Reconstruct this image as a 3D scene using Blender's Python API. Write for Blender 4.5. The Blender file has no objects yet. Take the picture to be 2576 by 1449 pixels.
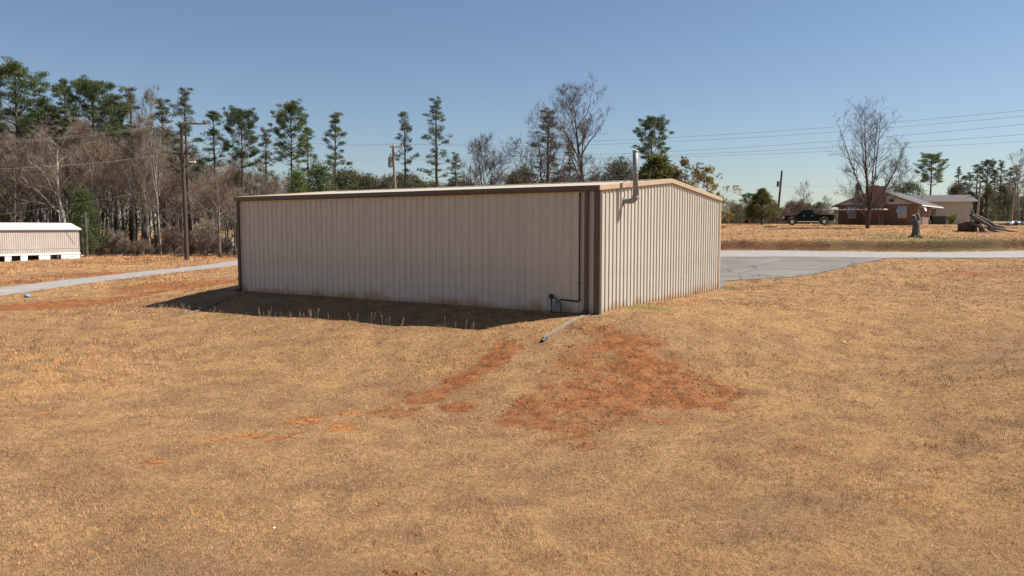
import bpy, bmesh, math, random
import numpy as np
from mathutils import Vector, Matrix

scene = bpy.context.scene
col = scene.collection
R = math.radians

# ------------------------------------------------------------------ camera
F, CU, CV, PITCH, HC = 1939.0, 1288.0, 724.5, 0.07797, 2.877     # pixel units of a 2576 wide frame
cam_data = bpy.data.cameras.new("camera")
cam_data.sensor_width = 36.0
cam_data.lens = 36.0 * F / 2576.0
cam_data.clip_start = 0.1
cam_data.clip_end = 5000
cam = bpy.data.objects.new("camera", cam_data)
cam.location = (0, 0, HC)
cam.rotation_euler = (math.pi / 2 - PITCH, 0, 0)
col.objects.link(cam)
scene.camera = cam

# ------------------------------------------------------------------ light
SUN_AZ, SUN_EL = R(81), R(50)           # azimuth clockwise from +Y (camera heading)
sun_dir = Vector((math.sin(SUN_AZ) * math.cos(SUN_EL), math.cos(SUN_AZ) * math.cos(SUN_EL), math.sin(SUN_EL)))
world = bpy.data.worlds.new("World")
scene.world = world
world.use_nodes = True
wn, wl = world.node_tree.nodes, world.node_tree.links
bg = wn["Background"]
sky = wn.new("ShaderNodeTexSky")
sky.sky_type = 'NISHITA'
sky.sun_disc = False
sky.sun_elevation = SUN_EL
sky.sun_rotation = SUN_AZ
sky.altitude = 100
sky.air_density = 1.0
sky.dust_density = 0.45
sky.ozone_density = 1.6
tint = wn.new("ShaderNodeMixRGB")
tint.blend_type = 'MULTIPLY'
tint.inputs[0].default_value = 1.0
tint.inputs[2].default_value = (0.96, 0.985, 1.04, 1)
wl.new(sky.outputs[0], tint.inputs[1])
wl.new(tint.outputs[0], bg.inputs[0])
bg.inputs[1].default_value = 0.056
sun_data = bpy.data.lights.new("sun", 'SUN')
sun_data.energy = 5.0
sun_data.angle = R(0.55)
sun_data.color = (1.0, 0.95, 0.87)
sun = bpy.data.objects.new("sun", sun_data)
sun.rotation_euler = sun_dir.to_track_quat('Z', 'Y').to_euler()
sun.location = (30, 10, 40)
col.objects.link(sun)
vs = scene.view_settings
vs.view_transform = 'Standard'
vs.look = 'None'
vs.exposure = 0.80
vs.gamma = 1.0
scene.render.film_transparent = False

# ------------------------------------------------------------------ numpy helpers
def hash2(ix, iy, seed):
    h = (ix.astype(np.int64) * 374761393 + iy.astype(np.int64) * 668265263 + seed * 974711) & 0xffffffff
    h = ((h ^ (h >> 13)) * 1274126177) & 0xffffffff
    h = (h ^ (h >> 16)) & 0xffffff
    return h / float(0xffffff)

def vnoise(x, y, seed=0):
    ix, iy = np.floor(x), np.floor(y)
    fx, fy = x - ix, y - iy
    fx, fy = fx * fx * (3 - 2 * fx), fy * fy * (3 - 2 * fy)
    a, b = hash2(ix, iy, seed), hash2(ix + 1, iy, seed)
    c, d = hash2(ix, iy + 1, seed), hash2(ix + 1, iy + 1, seed)
    return (a + (b - a) * fx) * (1 - fy) + (c + (d - c) * fx) * fy

def fbm(x, y, seed=0, octaves=4):
    s, amp, tot = 0, 1.0, 0
    for o in range(octaves):
        s = s + amp * vnoise(x * 2 ** o + 17.3 * o, y * 2 ** o - 9.1 * o, seed + o)
        tot += amp
        amp *= 0.55
    return s / tot

def smooth(a, b, t):
    t = np.clip((t - a) / (b - a), 0, 1)
    return t * t * (3 - 2 * t)

# ------------------------------------------------------------------ building frame (needed by the terrain)
TH = 0.57033
CX, CY = 2.877, 25.476
BW, BL, BH, RISE = 12.6, 18.27, 4.2, 0.53
ax_b = np.array([math.sin(TH), math.cos(TH)])      # along the gable wall, away from the near corner
ax_a = np.array([-math.cos(TH), math.sin(TH)])     # along the long wall

def bpt(lx, ly):
    return CX + ax_b[0] * lx + ax_a[0] * ly, CY + ax_b[1] * lx + ax_a[1] * ly

def blocal(x, y):
    dx, dy = x - CX, y - CY
    return dx * ax_b[0] + dy * ax_b[1], dx * ax_a[0] + dy * ax_a[1]

# ------------------------------------------------------------------ terrain
ctrl = []
for lx, ly, z in [(0, 0, 0), (6, 0, 0), (12.6, 0, 0), (0, 6, 0), (0, 12, 0), (0, 18.3, -.02), (12.6, 18.3, 0), (6, 9, 0), (12.6, 9, 0),
                  (-1.0, 2, -.12), (-1.0, 8, -.12), (-1.0, 14, -.15),
                  (-3.0, 1.5, -.52), (-3.0, 7, -.50), (-3.0, 13, -.55), (-3.0, 18, -.65), (-3.5, 22, -.70),
                  (-6.3, 1.5, -1.40), (-6.3, 8, -1.25), (-6.3, 15, -1.1),
                  (-1.3, -0.6, -.16), (-3.0, -2.0, -.85), (-5.3, -3.6, -1.5), (-.3, -1.4, -.10), (-.5, -3.6, -.72), (-1.5, -6.2, -1.42), (3, -2, -.03), (3, -4.6, -.40), (3, -7.5, -.95),
                  (6, -3, -.06), (12.6, -3, 0.02), (10, -8, -.2)]:
    x, y = bpt(lx, ly)
    ctrl.append((x, y, z))
ctrl += [(-8, 9, -1.5), (0, 8, -1.6), (8, 9, -1.45), (14, 13, -.95), (-14, 14, -1.3), (-6, 16, -1.55), (4, 15, -1.6), (20, 22, -.35), (26, 32, .1), (15, 20, -.55),
         (0, -6, -1.6), (-25, 5, -1.0), (30, 10, -.4), (-20, 25, -.95), (-20, 32, -.75),
         (-27, 40, -.45), (-25.5, 67, -.3), (-26, 90, -.2), (-40, 60, -.3), (-46, 80, -.3), (-52, 68, -.5), (-30, 71, -.15),
         (-60, 90, -.1), (-30, 95, -.1), (-50, 130, 1.0), (-70, 150, 1.6), (-60, 200, 2.2), (-20, 130, 1.0), (-90, 90, 0), (-90, 40, -.6),
         (30, 42, .5), (44, 42, .5), (22, 42, .35), (10, 45, .4), (20, 50, .85), (40, 50, .88), (65, 50, .88), (20, 58, 1.15), (40, 58, 1.17), (65, 58, 1.17), (0, 62, .9),
         (20, 63, 1.85), (34, 63, 1.85), (50, 63, 1.8), (70, 63, 1.8), (25, 80, 2.6), (45, 80, 2.55), (65, 80, 2.6),
         (35, 97, 3.25), (50, 98, 3.2), (65, 98, 3.2), (80, 98, 3.1), (30, 110, 3.45), (50, 115, 3.4), (75, 115, 3.2), (40, 160, 2.6), (90, 150, 2.8), (10, 110, 2.6), (-5, 90, 1.2), (0, 140, 1.8),
         (-20, 240, 2.4), (60, 240, 2.4), (-120, 240, 2.2), (130, 100, 2.5), (140, 240, 2.4), (130, 30, 0.4), (-140, 140, 0.8), (-140, 0, -.8), (100, -60, -.5), (0, -90, -1.3), (-100, -80, -1.2)]
ctrl = np.array(ctrl)
_bk = (ctrl[:, 0] > 18) & (ctrl[:, 1] > 62.5) & (ctrl[:, 1] < 170)
ctrl[_bk, 2] -= .80

def tps_u(r2):
    return np.where(r2 > 1e-9, r2 * np.log(np.maximum(r2, 1e-9)), 0)

_n = len(ctrl)
_d2 = ((ctrl[:, None, :2] - ctrl[None, :, :2]) ** 2).sum(-1)
_A = np.zeros((_n + 3, _n + 3))
_A[:_n, :_n] = tps_u(_d2) + np.eye(_n) * 0.4
_A[:_n, _n] = 1
_A[:_n, _n + 1:] = ctrl[:, :2]
_A[_n, :_n] = 1
_A[_n + 1:, :_n] = ctrl[:, :2].T
_w = np.linalg.solve(_A, np.r_[ctrl[:, 2], 0, 0, 0])

def tps(x, y):
    s = _w[_n] + _w[_n + 1] * x + _w[_n + 2] * y
    for i in range(_n):
        s = s + _w[i] * tps_u((x - ctrl[i, 0]) ** 2 + (y - ctrl[i, 1]) ** 2)
    return s

ROAD = [(110, 54.2), (60, 54.0), (40, 54.0), (24, 54.2), (12, 56.5), (0, 63), (-14, 77), (-34, 106), (-60, 146), (-90, 196), (-130, 260)]
LANE = [(-29.5, 8), (-28.2, 24), (-27.0, 37), (-25.6, 52), (-24.6, 66), (-23.6, 80), (-22.5, 91)]

def resample(pts, step):
    pts = np.array(pts, float)
    # Catmull-Rom
    out = []
    P = np.vstack([2 * pts[0] - pts[1], pts, 2 * pts[-1] - pts[-2]])
    for i in range(1, len(P) - 2):
        n = max(2, int(np.linalg.norm(P[i + 1] - P[i]) / step))
        for k in range(n):
            t = k / n
            out.append(0.5 * ((2 * P[i]) + (-P[i - 1] + P[i + 1]) * t + (2 * P[i - 1] - 5 * P[i] + 4 * P[i + 1] - P[i + 2]) * t * t + (-P[i - 1] + 3 * P[i] - 3 * P[i + 1] + P[i + 2]) * t ** 3))
    out.append(pts[-1])
    return np.array(out)

road_c = resample(ROAD, 1.0)
lane_c = resample(LANE, 1.0)

def dist_poly(x, y, c):
    d = np.full(np.shape(x), 1e9)
    for p in c[::2]:
        d = np.minimum(d, (x - p[0]) ** 2 + (y - p[1]) ** 2)
    return np.sqrt(d)

def axis(segments):
    out = []
    for a, b, s0, s1 in segments:
        t = a
        n = max(1, int(round((b - a) / ((s0 + s1) / 2))))
        k = np.arange(n) / n
        w = s0 + (s1 - s0) * k
        w = np.cumsum(w) - w
        w = w / (w[-1] + s1) if n > 1 else w
        out += list(a + (b - a) * w)
    out.append(segments[-1][1])
    return np.array(out)

gx = axis([(-1500, -150, 150, 6), (-150, -62, 5, 1.2), (-62, -20, .8, .35), (-20, 22, .17, .17), (22, 72, .35, .8), (72, 150, 1.2, 5), (150, 1500, 6, 150)])
gy = axis([(-300, -10, 40, 2), (-10, 4, 1.5, .3), (4, 33, .17, .17), (33, 60, .3, .4), (60, 64, .14, .14), (64, 72, .3, .45), (72, 115, .7, 1.2), (115, 260, 2, 6), (260, 2500, 8, 250)])
GX, GY = np.meshgrid(gx, gy)
far = smooth(180, 300, np.sqrt(GX ** 2 + (GY - 40) ** 2))
GZ = tps(np.clip(GX, -180, 180), np.clip(GY, -120, 300)) * (1 - far) + 2.1 * far
def bank_line(x):
    return 61.3 + (fbm(x * .25, x * 0, 19, 3) - .5) * 1.2
bank_y = bank_line(GX)
GZ = GZ + .80 * smooth(0, .40, GY - bank_y) * smooth(11, 18, GX) * (1 - smooth(150, 190, GY)) * (1 - smooth(110, 170, GX))
on_flat = np.minimum(dist_poly(GX, GY, road_c) - 3.6, dist_poly(GX, GY, lane_c) - 1.6)
loc_x, loc_y = blocal(GX, GY)
inside_b = (loc_x > -.15) & (loc_x < BW + .15) & (loc_y > -.15) & (loc_y < BL + .15)
d_build = np.maximum(np.maximum(-loc_x, loc_x - BW), np.maximum(-loc_y, loc_y - BL))
rough = smooth(0, 1.5, on_flat) * smooth(0.2, 1.5, d_build) * (1 - smooth(60, 110, GY))
lot_zone = (loc_x > 12.7) & (GX > 4) & (GX < 36) & (GY < 56)
rough = np.where(lot_zone, 0, rough)
GZ = GZ + rough * ((fbm(GX * .9, GY * .9, 5, 3) - .5) * .10 + (fbm(GX * 2.6, GY * 2.6, 11, 2) - .5) * .045 + (fbm(GX * .25, GY * .25, 2, 2) - .5) * .22)

def gz(x, y):
    x = np.asarray(x, float)
    y = np.asarray(y, float)
    i = np.clip(np.searchsorted(gx, x) - 1, 0, len(gx) - 2)
    j = np.clip(np.searchsorted(gy, y) - 1, 0, len(gy) - 2)
    tx = (x - gx[i]) / (gx[i + 1] - gx[i])
    ty = (y - gy[j]) / (gy[j + 1] - gy[j])
    return (GZ[j, i] * (1 - tx) + GZ[j, i + 1] * tx) * (1 - ty) + (GZ[j + 1, i] * (1 - tx) + GZ[j + 1, i + 1] * tx) * ty

def ray(u, v):
    a, b = (u - CU) / F, (CV - v) / F
    return np.array([a, math.cos(PITCH) + b * math.sin(PITCH), -math.sin(PITCH) + b * math.cos(PITCH)])

def at(u, v, y):
    d = ray(u, v)
    d = d * (y / d[1])
    return d[0], d[1], d[2] + HC

def ground_at(u, v):
    d = ray(u, v)
    d = d / d[1]
    ys = np.geomspace(4, 160, 1500)
    h = HC + d[2] * ys - gz(d[0] * ys, ys)
    k = np.argmax(h < 0)
    y = ys[k]
    return d[0] * y, y

# ------------------------------------------------------------------ materials
MATS = {}
def M(name, c1, c2=None, scale=3.0, rough=0.8, metal=0.0, bump=0.0, bscale=None, detail=6.0, stretch=None, random_tint=0.0, transl=0.0):
    if name in MATS:
        return MATS[name]
    m = bpy.data.materials.new(name)
    m.use_nodes = True
    nt, n, l = m.node_tree, m.node_tree.nodes, m.node_tree.links
    p = n["Principled BSDF"]
    p.inputs["Roughness"].default_value = rough
    p.inputs["Metallic"].default_value = metal
    if rough > .75:
        p.inputs["Specular IOR Level"].default_value = 0.25
    tc = n.new("ShaderNodeTexCoord")
    src = tc.outputs["Object"]
    if stretch:
        mp = n.new("ShaderNodeMapping")
        mp.inputs["Scale"].default_value = stretch
        l.new(src, mp.inputs[0])
        src = mp.outputs[0]
    out = None
    if c2 is not None:
        nz = n.new("ShaderNodeTexNoise")
        nz.inputs["Scale"].default_value = scale
        nz.inputs["Detail"].default_value = detail
        nz.inputs["Roughness"].default_value = 0.6
        l.new(src, nz.inputs["Vector"])
        rp = n.new("ShaderNodeValToRGB")
        rp.color_ramp.elements[0].position = 0.32
        rp.color_ramp.elements[1].position = 0.68
        rp.color_ramp.elements[0].color = (*c1, 1)
        rp.color_ramp.elements[1].color = (*c2, 1)
        l.new(nz.outputs["Fac"], rp.inputs[0])
        out = rp.outputs[0]
    if random_tint:
        oi = n.new("ShaderNodeObjectInfo")
        hs = n.new("ShaderNodeHueSaturation")
        mr = n.new("ShaderNodeMapRange")
        mr.inputs[3].default_value = 1 - random_tint
        mr.inputs[4].default_value = 1 + random_tint
        l.new(oi.outputs["Random"], mr.inputs[0])
        l.new(mr.outputs[0], hs.inputs["Value"])
        if out is not None:
            l.new(out, hs.inputs["Color"])
        else:
            hs.inputs["Color"].default_value = (*c1, 1)
        out = hs.outputs[0]
    if out is not None:
        l.new(out, p.inputs["Base Color"])
    else:
        p.inputs["Base Color"].default_value = (*c1, 1)
    if transl and out is not None:
        tr_ = n.new("ShaderNodeBsdfTranslucent"); ms = n.new("ShaderNodeMixShader")
        ms.inputs[0].default_value = transl
        l.new(out, tr_.inputs["Color"]); l.new(p.outputs[0], ms.inputs[1]); l.new(tr_.outputs[0], ms.inputs[2])
        l.new(ms.outputs[0], n["Material Output"].inputs["Surface"])
    if bump:
        nb = n.new("ShaderNodeTexNoise")
        nb.inputs["Scale"].default_value = bscale or scale * 4
        nb.inputs["Detail"].default_value = 8
        l.new(src, nb.inputs["Vector"])
        b = n.new("ShaderNodeBump")
        b.inputs["Strength"].default_value = bump
        b.inputs["Distance"].default_value = 0.03
        l.new(nb.outputs["Fac"], b.inputs["Height"])
        l.new(b.outputs[0], p.inputs["Normal"])
    MATS[name] = m
    return m

def siding_material():
    m = M("siding", (.475, .43, .36), (.54, .492, .415), 1.2, .5, 0.0)
    n, l = m.node_tree.nodes, m.node_tree.links
    p = n["Principled BSDF"]
    old = p.inputs["Base Color"].links[0].from_socket
    # rust-red splash and dirt close to the ground, broken up by noise, plus faint vertical streaks
    geo = n.new("ShaderNodeNewGeometry")
    sep = n.new("ShaderNodeSeparateXYZ")
    l.new(geo.outputs["Position"], sep.inputs[0])
    nz = n.new("ShaderNodeTexNoise")
    nz.inputs["Scale"].default_value = 1.3
    nz.inputs["Detail"].default_value = 5
    l.new(geo.outputs["Position"], nz.inputs["Vector"])
    add = n.new("ShaderNodeMath"); add.operation = 'MULTIPLY_ADD'
    l.new(nz.outputs["Fac"], add.inputs[0]); add.inputs[1].default_value = -0.95
    l.new(sep.outputs["Z"], add.inputs[2])
    mr = n.new("ShaderNodeMapRange")
    mr.inputs[1].default_value = -0.50; mr.inputs[2].default_value = -0.16
    mr.inputs[3].default_value = 0.85; mr.inputs[4].default_value = 0.0
    l.new(add.outputs[0], mr.inputs[0])
    mix = n.new("ShaderNodeMixRGB")
    mix.inputs[2].default_value = (.36, .19, .075, 1)
    l.new(mr.outputs[0], mix.inputs[0])
    mp = n.new("ShaderNodeMapping"); mp.inputs["Scale"].default_value = (6, 6, .25)
    l.new(geo.outputs["Position"], mp.inputs[0])
    n2 = n.new("ShaderNodeTexNoise"); n2.inputs["Scale"].default_value = 1.0; n2.inputs["Detail"].default_value = 4
    l.new(mp.outputs[0], n2.inputs["Vector"])
    mr2 = n.new("ShaderNodeMapRange"); mr2.inputs[1].default_value = .45; mr2.inputs[2].default_value = .8; mr2.inputs[3].default_value = 0; mr2.inputs[4].default_value = .28
    l.new(n2.outputs["Fac"], mr2.inputs[0])
    mix2 = n.new("ShaderNodeMixRGB"); mix2.inputs[2].default_value = (.36, .31, .25, 1)
    l.new(mr2.outputs[0], mix2.inputs[0]); l.new(old, mix2.inputs[1])
    l.new(mix2.outputs[0], mix.inputs[1])
    l.new(mix.outputs[0], p.inputs["Base Color"])
    return m

def brick_material(name, c1, c2, mortar, sc):
    m = M(name, c1, None, 1, .9)
    n, l = m.node_tree.nodes, m.node_tree.links
    p = n["Principled BSDF"]
    uvn = n.new("ShaderNodeTexCoord")
    mp = n.new("ShaderNodeMapping")
    l.new(uvn.outputs["UV"], mp.inputs[0])
    bt = n.new("ShaderNodeTexBrick")
    bt.inputs["Color1"].default_value = (*c1, 1)
    bt.inputs["Color2"].default_value = (*c2, 1)
    bt.inputs["Mortar"].default_value = (*mortar, 1)
    bt.inputs["Scale"].default_value = sc
    bt.inputs["Mortar Size"].default_value = 0.012
    bt.inputs["Bias"].default_value = -.1
    bt.inputs["Brick Width"].default_value = .22
    bt.inputs["Row Height"].default_value = .075
    l.new(mp.outputs[0], bt.inputs["Vector"])
    l.new(bt.outputs["Color"], p.inputs["Base Color"])
    return m

def attr_material(name, attr, rough=0.9, transl=0.0):
    m = M(name, (.5, .5, .5), None, 1, rough)
    n, l = m.node_tree.nodes, m.node_tree.links
    a = n.new("ShaderNodeVertexColor")
    a.layer_name = attr
    l.new(a.outputs["Color"], n["Principled BSDF"].inputs["Base Color"])
    n["Principled BSDF"].inputs["Specular IOR Level"].default_value = .15
    return m

SIDING = siding_material()
_n, _l = SIDING.node_tree.nodes, SIDING.node_tree.links
_p = _n['Principled BSDF']; _src = _p.inputs['Base Color'].links[0].from_socket
_oi = _n.new('ShaderNodeObjectInfo'); _hs = _n.new('ShaderNodeHueSaturation'); _mr = _n.new('ShaderNodeMapRange')
_mr.inputs[3].default_value, _mr.inputs[4].default_value = .98, 1.02
_l.new(_oi.outputs['Random'], _mr.inputs[0]); _l.new(_mr.outputs[0], _hs.inputs['Value']); _l.new(_src, _hs.inputs['Color']); _l.new(_hs.outputs[0], _p.inputs['Base Color'])
TRIM = M("brown_trim", (.072, .050, .036), (.095, .067, .049), 2, .5)
RAKE = M("tan_trim", (.40, .28, .17), (.46, .33, .21), 2, .5)
ROOFM = M("roof_steel", (.27, .235, .185), (.33, .285, .23), 1.5, .7)
GALV = M("galvanised_steel", (.17, .172, .17), (.28, .28, .27), 6, .55, .15, bump=.1)
BLACKPIPE = M("black_pipe", (.012, .011, .010), (.03, .026, .022), 9, .6)
METERGREY = M("meter_grey", (.16, .165, .17), (.24, .24, .24), 7, .5)
CONC = M("concrete", (.17, .132, .088), (.27, .215, .15), 5, .9, bump=.4)
ASPH = M("asphalt", (.30, .28, .265), (.39, .365, .345), .7, .9, bump=.25, bscale=40)
LANEM = M("lane_asphalt", (.235, .215, .20), (.305, .28, .26), .9, .9, bump=.25, bscale=40)
WOODPOLE = M("pole_wood", (.055, .042, .032), (.12, .09, .066), 3, .9, bump=.5, stretch=(8, 8, .6))
WOODPALE = M("pale_pole_wood", (.23, .18, .14), (.34, .27, .21), 3, .9, bump=.4, stretch=(8, 8, .6))
WIRE = M("wire", (.16, .15, .15), None, 1, .6)
BARK = M("bark_grey", (.12, .10, .085), (.25, .215, .185), 4, .95, bump=.5, stretch=(3, 3, .7), random_tint=.22)
DARKBARK = M("bark_dark", (.060, .046, .040), (.13, .10, .085), 4, .95, bump=.4, stretch=(3, 3, .7))
DARKTWIG = M("twigs_dark", (.085, .062, .055), (.17, .13, .115), 1.2, .95, random_tint=.15)
BRUSH = M("brown_brush_leaves", (.075, .060, .036), (.15, .122, .072), .8, .85, random_tint=.25)
PALEBARK = M("bark_pale", (.30, .26, .21), (.52, .46, .38), 2, .9, stretch=(3, 3, .7))
PINEBARK = M("bark_pine", (.075, .050, .038), (.16, .11, .08), 4, .95, bump=.5, stretch=(3, 3, .8), random_tint=.15)
TWIG = M("twigs", (.175, .138, .102), (.31, .252, .195), 1.2, .95, random_tint=.25)
TWIGRED = M("twigs_reddish", (.175, .120, .085), (.28, .205, .150), 1.2, .95, random_tint=.2)
NEEDLE = M("pine_needles", (.045, .072, .022), (.125, .160, .050), .9, .7, random_tint=.25, transl=.35)
NEEDLEB = M("pine_needles_bluish", (.060, .082, .048), (.130, .155, .090), .9, .7, random_tint=.2, transl=.35)
NEEDLEY = M("young_pine_needles", (.055, .085, .018), (.125, .165, .035), 1.1, .7, random_tint=.15, transl=.35)
CEDAR = M("cedar_leaves", (.060, .075, .016), (.165, .160, .036), 1.2, .75, random_tint=.1, transl=.35)
OLIVE = M("brown_green_leaves", (.070, .072, .034), (.150, .140, .066), .8, .8, random_tint=.2, transl=.35)
YELLOWLEAF = M("yellow_green_leaves", (.14, .125, .024), (.36, .27, .055), 1.0, .6, transl=.35)
RUSTLEAF = M("rusty_leaves", (.11, .065, .025), (.20, .125, .045), 1.0, .8, transl=.35)
BUSHY = M("privet_leaves", (.17, .19, .030), (.30, .31, .06), 3, .7, transl=.35)

# ------------------------------------------------------------------ mesh builder
class MB:
    def __init__(self):
        self.v, self.f, self.uv = [], [], []
    def add(self, vs_, fs):
        b = len(self.v)
        self.v += [tuple(p) for p in vs_]
        self.f += [tuple(i + b for i in f) for f in fs]
        return self
    def box(self, x0, x1, y0, y1, z0, z1, mat=None):
        p = [(x0, y0, z0), (x1, y0, z0), (x1, y1, z0), (x0, y1, z0), (x0, y0, z1), (x1, y0, z1), (x1, y1, z1), (x0, y1, z1)]
        if mat is not None:
            p = [tuple(mat @ Vector(q)) for q in p]
        return self.add(p, [(3, 2, 1, 0), (4, 5, 6, 7), (0, 1, 5, 4), (1, 2, 6, 5), (2, 3, 7, 6), (3, 0, 4, 7)])
    def tube(self, pts, radii, sides=6, cap=True):
        pts = [Vector(p) for p in pts]
        if not hasattr(radii, '__len__'):
            radii = [radii] * len(pts)
        vs_, fs = [], []
        ref = None
        for i, p in enumerate(pts):
            t = (pts[min(i + 1, len(pts) - 1)] - pts[max(i - 1, 0)])
            if t.length < 1e-9:
                t = Vector((0, 0, 1))
            t.normalize()
            if ref is None:
                ref = Vector((1, 0, 0)) if abs(t.x) < .8 else Vector((0, 1, 0))
            n1 = (ref - t * ref.dot(t))
            if n1.length < 1e-6:
                n1 = t.orthogonal()
            n1.normalize()
            ref = n1
            n2 = t.cross(n1)
            for k in range(sides):
                a = 2 * math.pi * k / sides
                vs_.append(p + (n1 * math.cos(a) + n2 * math.sin(a)) * radii[i])
        for i in range(len(pts) - 1):
            for k in range(sides):
                k2 = (k + 1) % sides
                fs.append((i * sides + k, i * sides + k2, (i + 1) * sides + k2, (i + 1) * sides + k))
        if cap:
            fs.append(tuple(range(sides))[::-1])
            b = (len(pts) - 1) * sides
            fs.append(tuple(range(b, b + sides)))
        return self.add(vs_, fs)
    def prism(self, outline, axis_, a, b):
        """outline: 2D points; extruded along axis_ ('x','y','z') from a to b"""
        n = len(outline)
        def mk(p, t):
            return {'x': (t, p[0], p[1]), 'y': (p[0], t, p[1]), 'z': (p[0], p[1], t)}[axis_]
        vs_ = [mk(p, a) for p in outline] + [mk(p, b) for p in outline]
        fs = [(i, (i + 1) % n, n + (i + 1) % n, n + i) for i in range(n)]
        fs += [tuple(range(n))[::-1], tuple(range(n, 2 * n))]
        return self.add(vs_, fs)
    def tris(self, arr):
        """arr: (N,3,3) numpy"""
        b = len(self.v)
        self.v += [tuple(p) for p in arr.reshape(-1, 3).tolist()]
        self.f += [(b + 3 * i, b + 3 * i + 1, b + 3 * i + 2) for i in range(len(arr))]
        return self
    def mesh(self, name, mat, smooth_=False, fix=True):
        me = bpy.data.meshes.new(name)
        me.from_pydata(self.v, [], self.f)
        if fix:
            bm = bmesh.new(); bm.from_mesh(me)
            bmesh.ops.recalc_face_normals(bm, faces=bm.faces)
            bm.to_mesh(me); bm.free()
        if smooth_:
            me.polygons.foreach_set("use_smooth", [True] * len(me.polygons))
        me.materials.append(mat)
        return me
    def build(self, name, mat, parent=None, smooth_=False, bevel=0.0, fix=True):
        o = link(name, self.mesh(name, mat, smooth_, fix), parent)
        if bevel:
            b = o.modifiers.new("bevel", 'BEVEL'); b.width = bevel; b.segments = 2; b.limit_method = 'ANGLE'
        return o

def link(name, me, parent=None, loc=None, rot=None):
    o = bpy.data.objects.new(name, me)
    col.objects.link(o)
    if parent is not None:
        o.parent = parent
    if loc is not None:
        o.location = loc
    if rot is not None:
        o.rotation_euler = rot
    return o

def tag(o, label, cat=None, group=None, kind=None):
    o["label"] = label
    if cat: o["category"] = cat
    if group: o["group"] = group
    if kind: o["kind"] = kind
    return o

def thing(name, label, cat, loc=(0, 0, 0), rz=0.0, group=None, scale=None):
    o = bpy.data.objects.new(name, None)
    o.empty_display_size = .3
    col.objects.link(o)
    o.location = loc
    o.rotation_euler = (0, 0, rz)
    if scale is not None:
        o.scale = scale
    return tag(o, label, cat, group)

def box_uv(o):
    me = o.data
    uvl = me.uv_layers.new(name="UVMap")
    for p in me.polygons:
        n = p.normal
        for li in p.loop_indices:
            co = me.vertices[me.loops[li].vertex_index].co
            if abs(n.z) > .8: uv = (co.x, co.y)
            elif abs(n.x) > abs(n.y): uv = (co.y, co.z)
            else: uv = (co.x, co.z)
            uvl.data[li].uv = uv

# ------------------------------------------------------------------ ground: soil and cover masks
def world_ellipse(u, v, ru, rv, s):
    x, y = ground_at(u, v)
    xr, _ = ground_at(u + ru, v)
    _, y0 = ground_at(u, v + rv)
    _, y1 = ground_at(u, v - rv)
    return x, y, max(abs(xr - x), .05), max(abs(y1 - y0) / 2, .05), s

SOIL = [world_ellipse(*q) for q in [
    (1495, 822, 60, 14, .6), (1540, 838, 70, 18, .8), (1430, 880, 60, 20, .55), (1400, 935, 70, 22, .65), (1700, 975, 110, 30, .75), (1810, 985, 60, 14, .5),
    (1570, 868, 110, 34, .85), (1500, 925, 130, 40, .7), (1640, 935, 150, 45, .8), (1430, 1000, 150, 42, .75), (1600, 1000, 190, 42, .85),
    (1770, 1020, 95, 18, .95), (1360, 1060, 120, 28, .8), (1450, 1092, 130, 24, .7), (1560, 1050, 140, 24, .6),
    (1262, 866, 40, 26, .95), (1215, 908, 62, 28, 1.0), (1175, 958, 65, 32, 1.0), (1120, 985, 60, 24, .8), (1165, 1022, 55, 14, 1.0), (1080, 1000, 80, 22, .7), (1020, 1045, 80, 18, .55),
    (620, 1097, 48, 10, 1.2), (540, 1105, 42, 8, 1.2), (690, 1104, 30, 6, 1.1), (622, 1127, 18, 5, 1.1), (765, 1058, 48, 9, 1.2), (875, 1042, 32, 9, 1.2), (860, 1078, 40, 10, 1.1), (740, 1092, 20, 6, 1),
    (395, 1166, 32, 8, 1.2), (108, 1040, 17, 6, 1.2),
    (380, 720, 75, 12, .95), (480, 716, 90, 10, .8), (560, 708, 70, 8, .7), (60, 708, 90, 7, .8), (250, 690, 130, 6, .85), (420, 684, 70, 5, .6),
    (1840, 613, 60, 9, .8), (1960, 616, 120, 8, .7), (2120, 616, 90, 7, .45), (2430, 690, 90, 8, .55), (2540, 685, 60, 10, .4), (1640, 1300, 60, 18, .35), (1010, 1440, 90, 18, .5), (2350, 1228, 30, 10, .6), (2020, 1130, 40, 8, .45)]]
_t0, _t1 = ground_at(1385, 862), ground_at(1165, 1075)
_s0, _s1 = ground_at(-40, 778), ground_at(610, 708)

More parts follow.
